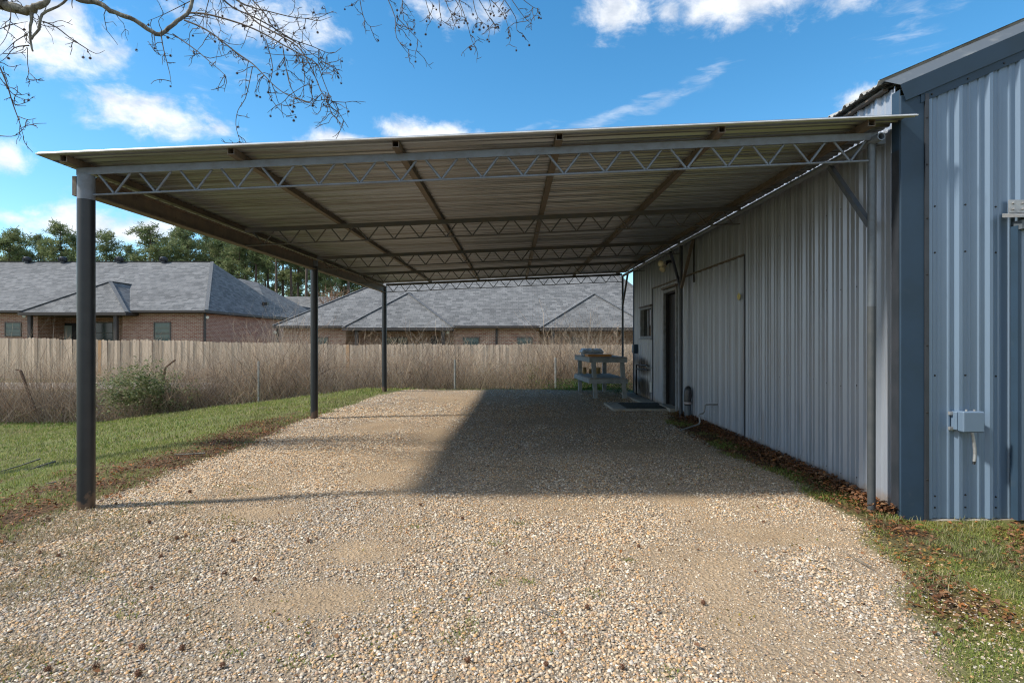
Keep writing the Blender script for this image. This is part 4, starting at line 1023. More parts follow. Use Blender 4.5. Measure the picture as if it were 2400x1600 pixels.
# grass and tufts at the right corner, along the shed foot
parts = []
def tuftset(n, x0, x1, y0, y1, h, w, thr, cols=GREENS, seed=83, gr=0.0):
    x, y = scatter(n, x0, x1, y0, y1)
    keep = (RNG.uniform(0, 1, n) < np.maximum(1 - gravel_mask(x, y), gr) * sstep(thr, thr + .12, fbm(x * 2.6, y * 2.6, seed, 4)) * (1 - .55 * (y < 4.2) * sstep(.40, .58, fbm(x * 1.4, y * 1.8, 63, 4)))) & (x < 2.90 + 20 * (y < 4.16))
    x, y = x[keep], y[keep]; k = len(x)
    parts.append(blades(onground(x, y, -.003), RNG.uniform(.4, 1.3, k) * h, w, 1.2, lerp_cols(k, cols)))
tuftset(80000, 1.6, 4.4, 1.9, 4.19, .022, .0038, .44)
tuftset(34000, 2.3, 2.9, 4.1, 9.9, .04, .005, .44)
tuftset(22000, 4.3, 7, 1.5, 4.19, .03, .006, .40)
tuftset(14000, 1.8, 4.2, 2.2, 4.19, .055, .0035, .58, [(.30, .27, .15), (.22, .22, .11), (.17, .20, .08)], 89)
stuff('verge_grass', parts, M_GRASS, 'green grass and clover at the foot of the shed wall and corner')
# dry tufts and sprouts through the gravel
parts = []
x, y = scatter(34000, -3.4, -.4, 1.95, 4.3)
keep = (RNG.uniform(0, 1, len(x)) < (.12 + .88 * sstep(.48, .62, fbm(x * 2.8, y * 2.8, 97, 4))) * sstep(-.7, -2.4, x + .45 * (y - 2))); x, y = x[keep], y[keep]
parts.append(blades(onground(x, y, 0), RNG.uniform(.02, .055, len(x)), .0028, 1.5, lerp_cols(len(x), [(.34, .28, .17), (.27, .21, .12), (.18, .18, .07), (.38, .33, .22)])))
SPR = [(190, 1278, .06), (222, 1353, .06), (465, 1290, .03), (310, 1410, .10), (300, 1440, .05), (540, 1530, .05), (1217, 1226, .06), (970, 1234, .05), (1475, 1313, .035), (1160, 1275, .04), (1165, 1365, .06), (1235, 1362, .04), (1390, 1390, .05), (1110, 1455, .04), (700, 1555, .05), (60, 1560, .09), (1060, 1500, .06), (1090, 1480, .05), (1570, 1580, .05), (330, 1250, .08), (430, 1180, .09), (280, 1203, .12), (215, 1215, .1), (350, 1150, .1)]
for px, py, r_ in SPR:
    Y = CAMZ * FPX / (py - CY); X = (px - CX) * Y / FPX; n = int(30 + 700 * r_)
    x = X + RNG.normal(0, r_ * .75, n); y = Y + RNG.normal(0, r_ * .6, n)
    parts.append(blades(onground(x, y, 0), RNG.uniform(.008, .022, n), .004, 1.3, lerp_cols(n, GREENS + [(.30, .26, .14)])))
stuff('gravel_weeds', parts, M_GRASS, 'small green sprouts and dry tufts growing through the gravel')

# moss cushions
x, y = scatter(52000, -3.4, 4.3, 1.95, 6)
mm = .8 * sstep(-.1, .25, x - np.interp(y, YR, XR)) * (1 - sstep(4.0, 4.3, y)) * sstep(.40, .58, fbm(x * 1.4, y * 1.8, 63, 4)) + sstep(.60, .70, fbm(x * 2.3, y * 2.3, 103, 4)) * (.25 + .75 * np.maximum(sstep(-.9, -2.0, x), sstep(1.6, 2.0, x))) + .8 * np.exp(-(((x + .75) / .7) ** 2 + ((y - 2.45) / .25) ** 2)) * sstep(.5, .62, fbm(x * 5, y * 5, 107, 3))
keep = RNG.uniform(0, 1, len(x)) < mm * .55; x, y = x[keep], y[keep]; n = len(x)
mossc = lerp_cols(n, [(.19, .19, .03), (.24, .19, .035), (.15, .18, .03), (.26, .15, .035)])
stuff('moss', [blades(onground(x, y, -.002), RNG.uniform(.008, .018, n), .012, 1.6, mossc)], M_GRASS, 'olive and ochre moss between the stones')

# ------------------------------------------------------------------ gravel
def ico():
    p = (1 + 5 ** .5) / 2
    v = np.array([(-1, p, 0), (1, p, 0), (-1, -p, 0), (1, -p, 0), (0, -1, p), (0, 1, p), (0, -1, -p), (0, 1, -p), (p, 0, -1), (p, 0, 1), (-p, 0, -1), (-p, 0, 1)]) / math.hypot(1, p)
    f = np.array([(0, 11, 5), (0, 5, 1), (0, 1, 7), (0, 7, 10), (0, 10, 11), (1, 5, 9), (5, 11, 4), (11, 10, 2), (10, 7, 6), (7, 1, 8), (3, 9, 4), (3, 4, 2), (3, 2, 6), (3, 6, 8), (3, 8, 9), (4, 9, 5), (2, 4, 11), (6, 2, 10), (8, 6, 7), (9, 8, 1)])
    k_ = v[f].mean(1)[:, 2] > -.2
    return v, f[k_]
def octa():
    v = np.array([(1, 0, 0), (-1, 0, 0), (0, 1, 0), (0, -1, 0), (0, 0, 1), (0, 0, -1.0)]); f = np.array([(0, 2, 4), (2, 1, 4), (1, 3, 4), (3, 0, 4), (2, 0, 5), (1, 2, 5), (3, 1, 5), (0, 3, 5)])[:4]; return v * np.array([1, 1, 1.15]), f
ST_COL = np.array([(.50, .38, .255), (.45, .40, .33), (.58, .53, .45), (.34, .25, .17), (.31, .295, .275), (.50, .325, .165), (.43, .315, .235), (.70, .67, .60), (.17, .155, .145), (.46, .44, .42)])
ST_P = np.array([.22, .17, .13, .09, .10, .08, .08, .06, .03, .08])
def stones(n, x0, x1, y0, y1, r0, r1, geo, grit=False):
    x, y = scatter(n, x0, x1, y0, y1)
    sd_ = sand_mask(x, y)
    dx_ = x - np.interp(y, YR, XR); stray = .22 * sstep(-.05, .05, dx_) * (1 - sstep(.2, 1.2, dx_)) * (1 - sstep(3.0, 3.7, y))
    keep = (np.abs(x) < 1.0 * y + .3) & (RNG.uniform(0, 1, n) < np.maximum(gravel_mask(x, y), stray) * (sstep(.15, .5, sd_) if grit else 1 - .76 * sd_) * (.6 + .6 * fbm(x * 1.6, y * 1.6, 131, 3)))
    x, y, sd_ = x[keep], y[keep], sd_[keep]; n = len(x); v, f = geo()
    r = (r0 + (r1 - r0) * RNG.uniform(0, 1, n) ** 2.6) * (1 - .45 * sd_)
    sc = np.stack([RNG.uniform(.8, 1.35, n), RNG.uniform(.65, 1.0, n), RNG.uniform(.42, .72, n)], 1) * r[:, None]
    vv = v[None] * (1 + RNG.uniform(-.22, .22, (n, len(v), 1))); vv = vv * sc[:, None]
    tl = RNG.normal(0, .3, n); ca, sa = np.cos(tl)[:, None], np.sin(tl)[:, None]
    vv = np.stack([vv[..., 0], vv[..., 1] * ca - vv[..., 2] * sa, vv[..., 1] * sa + vv[..., 2] * ca], 2)
    a = RNG.uniform(0, 6.283, n); ca, sa = np.cos(a)[:, None], np.sin(a)[:, None]
    vv = np.stack([vv[..., 0] * ca - vv[..., 1] * sa, vv[..., 0] * sa + vv[..., 1] * ca, vv[..., 2]], 2)
    ctr = onground(x, y); ctr[:, 2] += sc[:, 2] * RNG.uniform(.1, .9, n)
    V = (vv + ctr[:, None]).reshape(-1, 3); F = (f[None] + (np.arange(n) * len(v))[:, None, None]).reshape(-1, 3)
    c = ST_COL[RNG.choice(len(ST_COL), n, p=ST_P / ST_P.sum())] * RNG.uniform(.75, 1.2, (n, 1)) * np.array([1.13, 1.05, .94])
    warm = fbm(x * .7, y * .7, 137, 3)[:, None]; c = c * (1 + (warm - .5) * np.array([.25, .12, -.1]))
    return V, F, np.repeat(c, len(v), 0)
parts = [stones(88000, -3.4, 3.0, 1.9, 3.0, .0035, .0105, ico), stones(80000, -3.6, 2.8, 3.0, 4.5, .0045, .0115, ico),
         stones(90000, -3.6, 2.9, 4.5, 6.6, .006, .0135, octa), stones(70000, -3.6, 2.9, 6.6, 10, .008, .0165, octa), stones(36000, -3.5, 2.9, 10, 14.7, .011, .021, octa),
         stones(100000, -2.6, 2.4, 1.95, 4.2, .0022, .0052, octa, True), stones(70000, -3, 2.6, 4.2, 7, .003, .007, octa, True)]
stuff('gravel', parts, M_STONE, 'loose tan and grey crushed stone covering the drive under the carport')

# ------------------------------------------------------------------ leaf litter
def leaves(x, y, size, cols, lift=.02):
    n = len(x); p = onground(x, y, 0); p[:, 2] += RNG.uniform(.002, lift, n)
    a = RNG.uniform(0, 6.283, n); u = np.stack([np.cos(a), np.sin(a), RNG.uniform(-.5, .5, n)], 1); w = np.stack([-np.sin(a), np.cos(a), RNG.uniform(-.6, .6, n)], 1)
    s = (RNG.uniform(.5, 1.2, n) * size)[:, None]; up = np.array([0, 0, 1.0]) * s * RNG.uniform(0, .5, (n, 1))
    V = np.stack([p - u * s, p - w * s * .55 + up, p + u * s, p + w * s * .55 + up, ], 1).reshape(-1, 3); k = np.arange(n)[:, None] * 4
    F = np.concatenate([k + np.array([0, 1, 2]), k + np.array([0, 2, 3])], 0); return V, F, np.repeat(lerp_cols(n, cols), 4, 0)
BROWN = [(.15, .065, .03), (.20, .09, .04), (.11, .05, .025), (.25, .14, .07), (.17, .09, .05), (.27, .11, .035)]
parts = []
x, y = scatter(120000, -7, 4.3, 2.2, 10.5); keep = (RNG.uniform(0, 1, len(x)) < litter_mask(x, y) * (.6 + .4 * (x > 2))) & (x < 2.9 + 20 * (y < 4.15)) & (x > -1 * y - .3); x, y = x[keep], y[keep]
parts.append(leaves(x, y, .018, BROWN, .03))
x = 2.9 - np.abs(RNG.normal(0, .11, 6000)); y = RNG.uniform(4.2, 9.6, 6000); parts.append(leaves(x, y, .021, BROWN, .085))
x, y = scatter(900, -4, 2.6, 2, 13); parts.append(leaves(x, y, .016, BROWN, .02))
x, y = scatter(2600, 2.2, 4.2, 2.2, 4.15); kk = RNG.uniform(0, 1, 2600) < sstep(.42, .6, fbm(x * 2, y * 2, 143, 3)); parts.append(leaves(x[kk], y[kk], .013, [(.26, .17, .045), (.20, .12, .035), (.24, .10, .03), (.30, .22, .08)], .03))
stuff('leaf_litter', parts, M_LEAF, 'brown fallen leaves banked along the shed wall and left bank')

# ------------------------------------------------------------------ brush along the wire fence
def strands(base, dirs, length, seg, w0, wander, col, droop=0.0):
    """thin curved stems as ribbons"""
    n = len(base); p = base.copy(); d = dirs / np.linalg.norm(dirs, axis=1, keepdims=True); st = (length / seg)[:, None]
    sidea = RNG.uniform(0, np.pi, n); V = []; side = np.stack([np.cos(sidea), np.sin(sidea) * .5, 0 * sidea], 1)
    for k in range(seg + 1):
        w = (w0 * (1 - .75 * k / seg))[:, None]; V.append(p - side * w / 2); V.append(p + side * w / 2)
        d = d + RNG.normal(0, wander, (n, 3)); d[:, 2] -= droop * k / seg; d /= np.linalg.norm(d, axis=1, keepdims=True); p = p + d * st
    V = np.stack(V, 1); m = 2 * (seg + 1); k = np.arange(n)[:, None] * m
    F = np.concatenate([np.concatenate([k + np.array([2 * j, 2 * j + 1, 2 * j + 3]), k + np.array([2 * j, 2 * j + 3, 2 * j + 2])]) for j in range(seg)])
    return V.reshape(-1, 3), F, np.repeat(col, m, 0)
DRY = [(.50, .37, .25), (.43, .35, .265), (.60, .48, .35), (.32, .23, .155), (.46, .32, .215), (.16, .12, .09), (.42, .37, .31), (.22, .17, .13)]
parts = []
def brush(n, y0, y1, hmin, hmax, w, wander, droop, lean=.35, cols=DRY, xr=(-20, 6.5)):
    x = RNG.uniform(xr[0], xr[1], n); y = RNG.uniform(y0, y1, n); env = .30 + 1.25 * fbm(x * .8, y * .3, 151, 3)
    L = RNG.uniform(hmin, hmax, n) * env
    d = np.stack([RNG.normal(0, lean, n), RNG.normal(0, lean * .6, n), np.ones(n)], 1)
    parts.append(strands(onground(x, y, -.02), d, L, 5, RNG.uniform(.6, 1.3, n) * w, wander, lerp_cols(n, cols) * (np.array([1, 1, 1.0]) + (fbm(x * .9, y * .9, 157, 3)[:, None] - .5) * np.array([.9, 1.0, 1.0])), droop))
brush(9000, 16.7, 18.6, .8, 2.1, .010, .15, .10); brush(8000, 16.6, 18.4, .9, 2.4, .010, .32, .25, .5)
brush(9000, 16.9, 18.2, 1.3, 3.0, .012, .20, .42, .55)
brush(9000, 16.75, 17.7, .4, 1.1, .010, .30, .2, .7)
brush(2600, 19.0, 20.3, .5, 1.2, .010, .15, .1)
brush(3000, 23.8, 24.8, .4, 1.3, .012, .15, .1)
brush(1500, 16.6, 17.5, 1.0, 2.3, .020, .24, .22, .55, cols=[(.13, .095, .07), (.18, .13, .10), (.22, .18, .145), (.40, .33, .26)])
# arching vines hung over the wire
n = 1700; x = RNG.uniform(-20, 6, n); z = RNG.uniform(.1, .75, n)
pb_ = np.stack([x, 16.9 + RNG.normal(0, .3, n), ground_z(x, 0 * x + 17.2) + .6 + z], 1); d = np.stack([RNG.choice([-1, 1], n) * 1.0, RNG.normal(0, .15, n), RNG.uniform(-.1, .6, n)], 1)
parts.append(strands(pb_, d, RNG.uniform(.8, 2.4, n), 9, np.full(n, .012), .14, lerp_cols(n, DRY), .25))
stuff('dry_brush', parts, M_BRUSH, 'tangle of leafless brown brush and vines along the wire fence')
# low green weeds under the brush and behind the bench
parts = []
def lowleaf(n, xf, yf, h, size, cols):
    x, y = xf(n), yf(n); p = onground(x, y, 0); p[:, 2] += RNG.power(.6, n) * h
    a = RNG.uniform(0, 6.283, n); u = np.stack([np.cos(a), np.sin(a), RNG.uniform(-.6, .6, n)], 1); w = np.stack([-np.sin(a), np.cos(a), RNG.uniform(-.6, .6, n)], 1)
    s = (RNG.uniform(.5, 1.3, n) * size)[:, None]
    V = np.stack([p - u * s, p - w * s * .5, p + u * s, p + w * s * .5], 1).reshape(-1, 3); k = np.arange(n)[:, None] * 4
    return V, np.concatenate([k + np.array([0, 1, 2]), k + np.array([0, 2, 3])], 0), np.repeat(lerp_cols(n, cols), 4, 0)
LEAFG = [(.10, .13, .035), (.13, .15, .05), (.08, .10, .03), (.17, .17, .07), (.20, .17, .08)]
parts.append(lowleaf(9000, lambda n: RNG.uniform(-18, 6, n), lambda n: RNG.uniform(16.2, 18.2, n), .45, .03, LEAFG))
parts.append(lowleaf(5000, lambda n: RNG.uniform(-1, 5, n), lambda n: RNG.uniform(16.6, 18.4, n), 1.0, .02, LEAFG))
parts.append(lowleaf(7000, lambda n: RNG.normal(2.1, .55, n), lambda n: RNG.normal(14.75, .25, n), .30, .022, [(.13, .24, .03), (.18, .30, .045), (.09, .17, .03)]))
parts.append(lowleaf(900, lambda n: RNG.normal(2.62, .13, n), lambda n: RNG.normal(13.75, .2, n), .33, .02, [(.06, .12, .02), (.09, .15, .03)]))
stuff('low_weeds', parts, M_NEEDLE, 'low leafy green weeds under the brush and behind the bench')

# green shrub on the fence line
def leaf_cloud(ctr, rad, n, size, cols, gaps=3.0, seed=0):
    d = RNG.normal(0, 1, (n, 3)); d /= np.linalg.norm(d, axis=1, keepdims=True); r = RNG.power(1.6, n)[:, None]
    p = ctr + d * r * rad
    keep = fbm(p[:, 0] * gaps + p[:, 1] * 1.7, p[:, 2] * gaps, seed, 3) > .42; p = p[keep]; n = len(p)
    a = RNG.uniform(0, 6.283, n); u = np.stack([np.cos(a), np.sin(a), RNG.uniform(-.7, .7, n)], 1); w = np.stack([-np.sin(a), np.cos(a), RNG.uniform(-.8, .8, n)], 1)
    s = (RNG.uniform(.5, 1.3, n) * size)[:, None]
    V = np.stack([p - u * s, p - w * s * .45, p + u * s, p + w * s * .45], 1).reshape(-1, 3); k = np.arange(n)[:, None] * 4
    return V, np.concatenate([k + np.array([0, 1, 2]), k + np.array([0, 2, 3])], 0), np.repeat(lerp_cols(n, cols), 4, 0)
def shrub(name, label, X, Y, h, w, cols, stemcol, n=2600, size=.035, grp=None, cat_='shrub'):
    g = float(ground_z(X, Y)); o = empty(name, (X, Y, g), label, cat_, grp)
    pr_ = []
    for k in range(7):
        c_ = np.array([RNG.normal(0, w * .33), RNG.normal(0, w * .2), h * RNG.uniform(.3, .82)]); pr_.append(leaf_cloud(c_, np.array([w * .36, w * .30, h * .30]), n // 7, size, cols, 3, 200 + k))
    V, F, C = cat(pr_); link(bpy.data.objects.new('foliage', np_mesh('foliage', V, F, M_NEEDLE, C)), o)['kind'] = 'stuff'
    m_ = 60; b0 = np.stack([RNG.normal(0, w * .12, m_), RNG.normal(0, w * .1, m_), np.zeros(m_)], 1); d = np.stack([RNG.normal(0, .45, m_), RNG.normal(0, .3, m_), np.ones(m_)], 1)
    V, F, C = strands(b0, d, RNG.uniform(.6, 1.1, m_) * h, 7, np.full(m_, .018), .14, lerp_cols(m_, stemcol), .05); link(bpy.data.objects.new('stem', np_mesh('stem', V, F, M_BRUSH, C)), o)
    return o
SHR = [(.12, .155, .06), (.16, .185, .08), (.10, .13, .05), (.20, .20, .09)]
shrub('green_shrub', 'bushy green shrub among bare brush right of the front left column', -10.5, 16.5, 2.1, 2.2, SHR, DRY, 9000, .04)
shrub('green_vine', 'small green vine over brush left of the workbench', .62, 17.0, 1.15, .5, [(.12, .14, .04), (.16, .18, .06)], DRY, 260, .03)
# tall pale weeds and bare saplings before the wooden fence
def tall_weed(label, X, Y, h, spread, n, plume):
    g = float(ground_z(X, Y)); o = empty('dry_weed', (X, Y, g), label, 'weed', 'dry weeds standing before the wooden fence')
    pr_ = []; b0 = np.stack([RNG.normal(0, spread * .15, n), RNG.normal(0, .1, n), np.zeros(n)], 1)
    d = np.stack([RNG.normal(0, .10 + spread * .12, n), RNG.normal(0, .1, n), np.ones(n)], 1); L = RNG.uniform(.65, 1.0, n) * h
    pr_.append(strands(b0, d, L, 7, np.full(n, .02), .07, lerp_cols(n, [(.46, .37, .27), (.38, .29, .20)]), .02))
    V0 = pr_[0][0].reshape(n, -1, 3)
    m_ = plume; i = RNG.integers(0, n, m_); k = RNG.integers(6, V0.shape[1], m_); b1 = V0[i, k]
    pr_.append(strands(b1, np.stack([RNG.normal(0, .9, m_), RNG.normal(0, .6, m_), RNG.uniform(.2, 1.2, m_)], 1), RNG.uniform(.12, .5, m_), 4, np.full(m_, .012), .25, lerp_cols(m_, [(.48, .38, .27), (.42, .30, .21), (.35, .24, .17)]), .1))
    V, F, C = cat(pr_); link(bpy.data.objects.new('stem', np_mesh('stem', V, F, M_BRUSH, C)), o)
    return o
TW = [(850, 20.2, 2.25, .9, 9, 150, 'tall tan weed clump before the fence just right of the middle left column'), (939, 20.0, 2.1, .35, 5, 170, 'tan feathery weed plume just right of the rear left column'),
      (1434, 19.2, 2.3, .9, 10, 150, 'pale bare sapling standing behind the workbench by the rear post'), (1330, 19.6, 1.95, .7, 8, 110, 'short pale weed clump behind the left end of workbench'),
      (585, 19.5, 2.2, 1.1, 10, 130, 'bare spreading sapling before the side wall of the vented house'), (379, 19.4, 2.1, .6, 7, 90, 'bare sapling before the tall narrow window of vented house'),
      (1270, 20.4, 2.0, .9, 9, 120, 'wide pale weed clump below the left edge of far porch roof'), (172, 19.8, 2.1, .35, 4, 90, 'tan seed-head weed before the dark porch door'), (128, 19.8, 2.15, .3, 4, 90, 'tan seed-head weed left of the dark porch door')]
for px, Y, h, s_, n, pl, lb in TW: tall_weed(lb, (px - CX) * Y / FPX, Y, h, s_, n, pl)

# ------------------------------------------------------------------ wire fence
wire = empty('wire_fence', (-6, FEN_Y, -.6), 'sagging wire fence on leaning rusty and grey posts in the brush', 'fence')
def fpost(pb_, pt_, r_, m): return rel(wire, MB().tube([pb_, pt_], r_, 8), 'post', m)
for px, top in ((606, 846), (1066, 842), (1302, 838)):
    X = (px - CX) * FEN_Y / FPX; g = float(ground_z(X, FEN_Y)); t_ = P(px, top, FEN_Y); fpost((X, FEN_Y, g - .2), t_, .03, M_GALV)
for (pa_, pb2, arm) in ((P(84, 952, 16.8), P(48, 868, 16.8), (-.13, .03)), (P(371, 950, 16.8), P(387, 862, 16.8), (.30, .24)), (P(965, 915, 17.3), P(961, 872, 17.3), (.03, .02))):
    po = fpost(pa_ - np.array([0, 0, .15]), pb2, .038, M_RUST); rel(wire, MB().bar(pb2, pb2 + np.array([arm[0], 0, arm[1]]), .05, .03), 'post_arm', M_RUST, 0, po)
rel(wire, MB().bar(P(750, 877, 17.1), P(779, 861, 17.1), .035, .03), 'loose_arm', M_RUST)
for z in (.95, .7, .45):
    pts = [((xx), FEN_Y + .04, float(ground_z(xx, FEN_Y)) + z + .05 * math.sin(xx * 1.3 + z * 9)) for xx in np.arange(-19, 6.6, .8)]
    rel(wire, MB().tube(pts, .0018, 4), 'wire', M_RUST)
v = []; f = []
for s in (1, -1):
    for xx in np.arange(-16, 6, .14):
        a_ = (xx, FEN_Y + .02, float(ground_z(xx, FEN_Y)) + .05); c_ = (xx + s * .9, FEN_Y + .02, float(ground_z(xx + s * .9, FEN_Y)) + .95)
        k = len(v); v += [(a_[0] - .002, a_[1], a_[2]), (a_[0] + .002, a_[1], a_[2]), (c_[0] + .002, c_[1], c_[2]), (c_[0] - .002, c_[1], c_[2])]; f.append((k, k + 1, k + 2, k + 3))
o = rel(wire, MB().add(v, f), 'wire_mesh', M_GALV); o['kind'] = 'stuff'

# ------------------------------------------------------------------ pines and far trees
def pine_meshes(seed, H, R_, bare, dens=1.0):
    rg = np.random.default_rng(seed); tr = MB(); pts = []; rr = []
    lx_, ly_ = rg.normal(0, .012, 2)
    for k in range(9):
        s = k / 8; pts.append((lx_ * s * H + .12 * math.sin(s * 5 + seed), ly_ * s * H, H * s * .97)); rr.append(.20 * (1 - s) ** .8 + .03)
    tr.tube(pts, rr, 8)
    tips = []
    nb = int(44 * dens)
    for i in range(nb):
        s = bare + (1 - bare) * (i + rg.uniform(0, 1)) / nb; q = (s - bare) / (1 - bare)
        prof = (1 - q ** 2.2) ** .6 * (.35 + .65 * min(1, q / .25)); a = rg.uniform(0, 6.283); L = R_ * prof * rg.uniform(.55, 1.15) + .25
        b0 = np.array(pts[min(8, int(s * 8))]); b0[2] = H * s * .97
        e = b0 + np.array([math.cos(a) * L, math.sin(a) * L, L * rg.uniform(.05, .55)]); mid = (b0 + e) / 2 + np.array([0, 0, -.1 * L])
        tr.tube([b0, mid, e], [.05, .035, .012], 5, False)
        for k in range(int(5 + 4 * L)):
            u = rg.uniform(.35, 1.05); tips.append(b0 + (e - b0) * u + rg.normal(0, .22 + .10 * L, 3) * np.array([1, 1, .55]))
    tips = np.array(tips); nT = len(tips); m_ = 15
    d = rg.normal(0, 1, (nT, m_, 3)); d[..., 2] = np.abs(d[..., 2]) * .7 + .1; d /= np.linalg.norm(d, axis=2, keepdims=True)
    sd_ = rg.normal(0, 1, (nT, m_, 3)); sd_ = np.cross(d, sd_); sd_ /= np.linalg.norm(sd_, axis=2, keepdims=True)
    L = rg.uniform(.22, .46, (nT, m_, 1)); c0 = tips[:, None] + rg.normal(0, .14, (nT, m_, 3))
    V = np.stack([c0 - sd_ * .03, c0 + sd_ * .03, c0 + d * L + sd_ * .028, c0 + d * L - sd_ * .028], 2).reshape(-1, 3); k = np.arange(nT * m_)[:, None] * 4
    F = np.concatenate([k + np.array([0, 1, 2]), k + np.array([0, 2, 3])])
    cc_ = np.array([(.15, .195, .085), (.20, .245, .105), (.12, .165, .075), (.25, .275, .13)])[rg.integers(0, 4, nT)] * rg.uniform(.75, 1.25, (nT, 1))
    return tr.mesh('trunk', M_PINEBARK), np_mesh('crown', V, F, M_NEEDLE, np.repeat(cc_, m_ * 4, 0))
KIND = [pine_meshes(1, 15, 2.2, .42), pine_meshes(2, 15, 1.8, .5, .8), pine_meshes(3, 15, 2.5, .33, 1.2), pine_meshes(4, 15, 2.0, .62, .7), pine_meshes(5, 15, 2.6, .28, 1.25)]
def pine(px, top, Y, k, label, grp, wid=1.0, rz=None):
    X = (px - CX) * Y / FPX; zt = CAMZ + (CY - top) * Y / FPX; g = float(ground_z(X, Y)); H = zt - g
    o = empty('pine_tree', (X, Y, g), label, 'tree', grp); s = H / 15; rz = random.uniform(0, 6) if rz is None else rz
    inst('trunk', KIND[k][0], o, (0, 0, 0), (0, 0, rz), (s * wid, s * wid, s)); inst('crown', KIND[k][1], o, (0, 0, 0), (0, 0, rz), (s * wid, s * wid, s)); return o
GP = 'pines behind the brick houses'
pine(10, 534, 66, 2, 'round-topped pine at the far left edge above the vented roof', GP, 1.0)
pine(40, 548, 72, 0, 'smaller pine just right of the leftmost round-topped pine', GP, .9)
pine(88, 547, 68, 4, 'broad low pine between first and second turbine vents', GP, .8)
pine(148, 519, 66, 2, 'tall full pine just left of the front left column', GP, 1.05)
pine(185, 560, 70, 4, 'pine partly hidden behind the front left column', GP, .9)
pine(250, 541, 66, 0, 'rounded pine just right of the front left column', GP, 1.0)
pine(303, 572, 70, 4, 'low dark pine between two taller pines over third turbine vent', GP, .8)
pine(350, 526, 64, 1, 'tall open-crowned pine with visible trunk above the fourth turbine vent', GP, 1.25)
pine(417, 530, 70, 4, 'dense pine right of the open-crowned pine', GP, .9)
ORD = ['first', 'second', 'third', 'fourth', 'fifth', 'sixth', 'seventh', 'eighth', 'ninth', 'tenth', 'eleventh', 'twelfth', 'thirteenth', 'fourteenth', 'fifteenth', 'sixteenth', 'seventeenth', 'eighteenth']
for i, (px, top, Y, k) in enumerate(((380, 585, 74, 4), (448, 528, 66, 2), (478, 520, 74, 4), (505, 535, 68, 2), (530, 525, 78, 4), (552, 545, 66, 2))):
    pine(px, top, Y, k, ORD[i] + ' dense pine from the left in the stand above the vented house hip', GP, .95)
for i, (px, top, Y, k) in enumerate(((575, 540, 72, 3), (600, 500, 66, 3), (628, 520, 74, 3), (647, 490, 64, 3), (664, 510, 78, 1), (682, 500, 66, 3), (700, 520, 70, 1), (718, 480, 62, 3), (745, 520, 80, 1), (775, 510, 70, 0), (800, 530, 84, 0), (817, 490, 64, 3), (850, 540, 80, 0))):
    pine(px, top, Y, k, ORD[i] + ' slim-trunked pine counted rightward from the vented house hip, under the carport edge', GP, .9)
for i, (px, top, Y, k) in enumerate(((620, 560, 88, 4), (690, 570, 90, 4), (760, 560, 92, 4), (835, 570, 86, 2))):
    pine(px, top, Y, k, ORD[i] + ' broad pine from the left standing behind the slim-trunked pines', GP, .9)
def round_tree(name, px, top, Y, w, cols, label, cat_, n=1600, size=.16, bare=False, grp=None):
    X = (px - CX) * Y / FPX; zt = CAMZ + (CY - top) * Y / FPX; g = float(ground_z(X, Y)); H = zt - g; o = empty(name, (X, Y, g), label, cat_, grp)
    tr = MB().tube([(0, 0, 0), (.1, 0, H * .35), (0, 0, H * .7)], [.16, .11, .04], 7)
    for k in range(10):
        a = random.uniform(0, 6.28); e = (math.cos(a) * w * .4, math.sin(a) * w * .4, H * random.uniform(.6, .95)); tr.tube([(.05, 0, H * .35), (e[0] * .5, e[1] * .5, H * .6), e], [.06, .04, .015], 5, False)
    tr.obj('trunk', M_PINEBARK, o)
    pr_ = []
    for k in range(9):
        c_ = np.array([RNG.normal(0, w * .27), RNG.normal(0, w * .27), H * RNG.uniform(.35, .85)]); pr_.append(leaf_cloud(c_, np.array([w * .3, w * .3, H * .18]), n // 9, size, cols, .9, 300 + k))
    if bare:
        m_ = 500; b0 = np.stack([RNG.normal(0, w * .2, m_), RNG.normal(0, w * .2, m_), H * RNG.uniform(.3, .75, m_)], 1); d = b0 * np.array([1, 1, .0]) + np.array([0, 0, .8]) + RNG.normal(0, .3, (m_, 3))
        pr_ = [strands(b0, d, RNG.uniform(.6, 1.8, m_), 5, np.full(m_, .045), .25, lerp_cols(m_, cols), 0)] + pr_[:3]
    V, F, C = cat(pr_); link(bpy.data.objects.new('crown', np_mesh('crown', V, F, M_NEEDLE, C)), o); return o
round_tree('bare_tree', 778, 645, 58, 3.6, [(.27, .16, .10), (.33, .21, .13), (.22, .13, .085)], 'reddish bare tree behind the roofs right of the middle left column', 'tree', 700, .10, True)
for i, (px, top, Y) in enumerate(((25, 585, 80), (70, 592, 78), (118, 580, 82), (172, 588, 78), (222, 590, 80), (278, 585, 82), (325, 592, 78), (385, 580, 84), (430, 570, 82), (500, 590, 86), (560, 620, 82), (605, 645, 80), (660, 655, 84), (720, 650, 82), (830, 650, 80), (870, 640, 84))):
    round_tree('understorey_tree', px, top, Y, 5.5, [(.11, .145, .06), (.15, .185, .075), (.09, .12, .05)], ORD[i] + ' low dark green tree under the tall pines, counted as they stand left to right', 'tree', 1500, .22, grp='low trees under the pines')

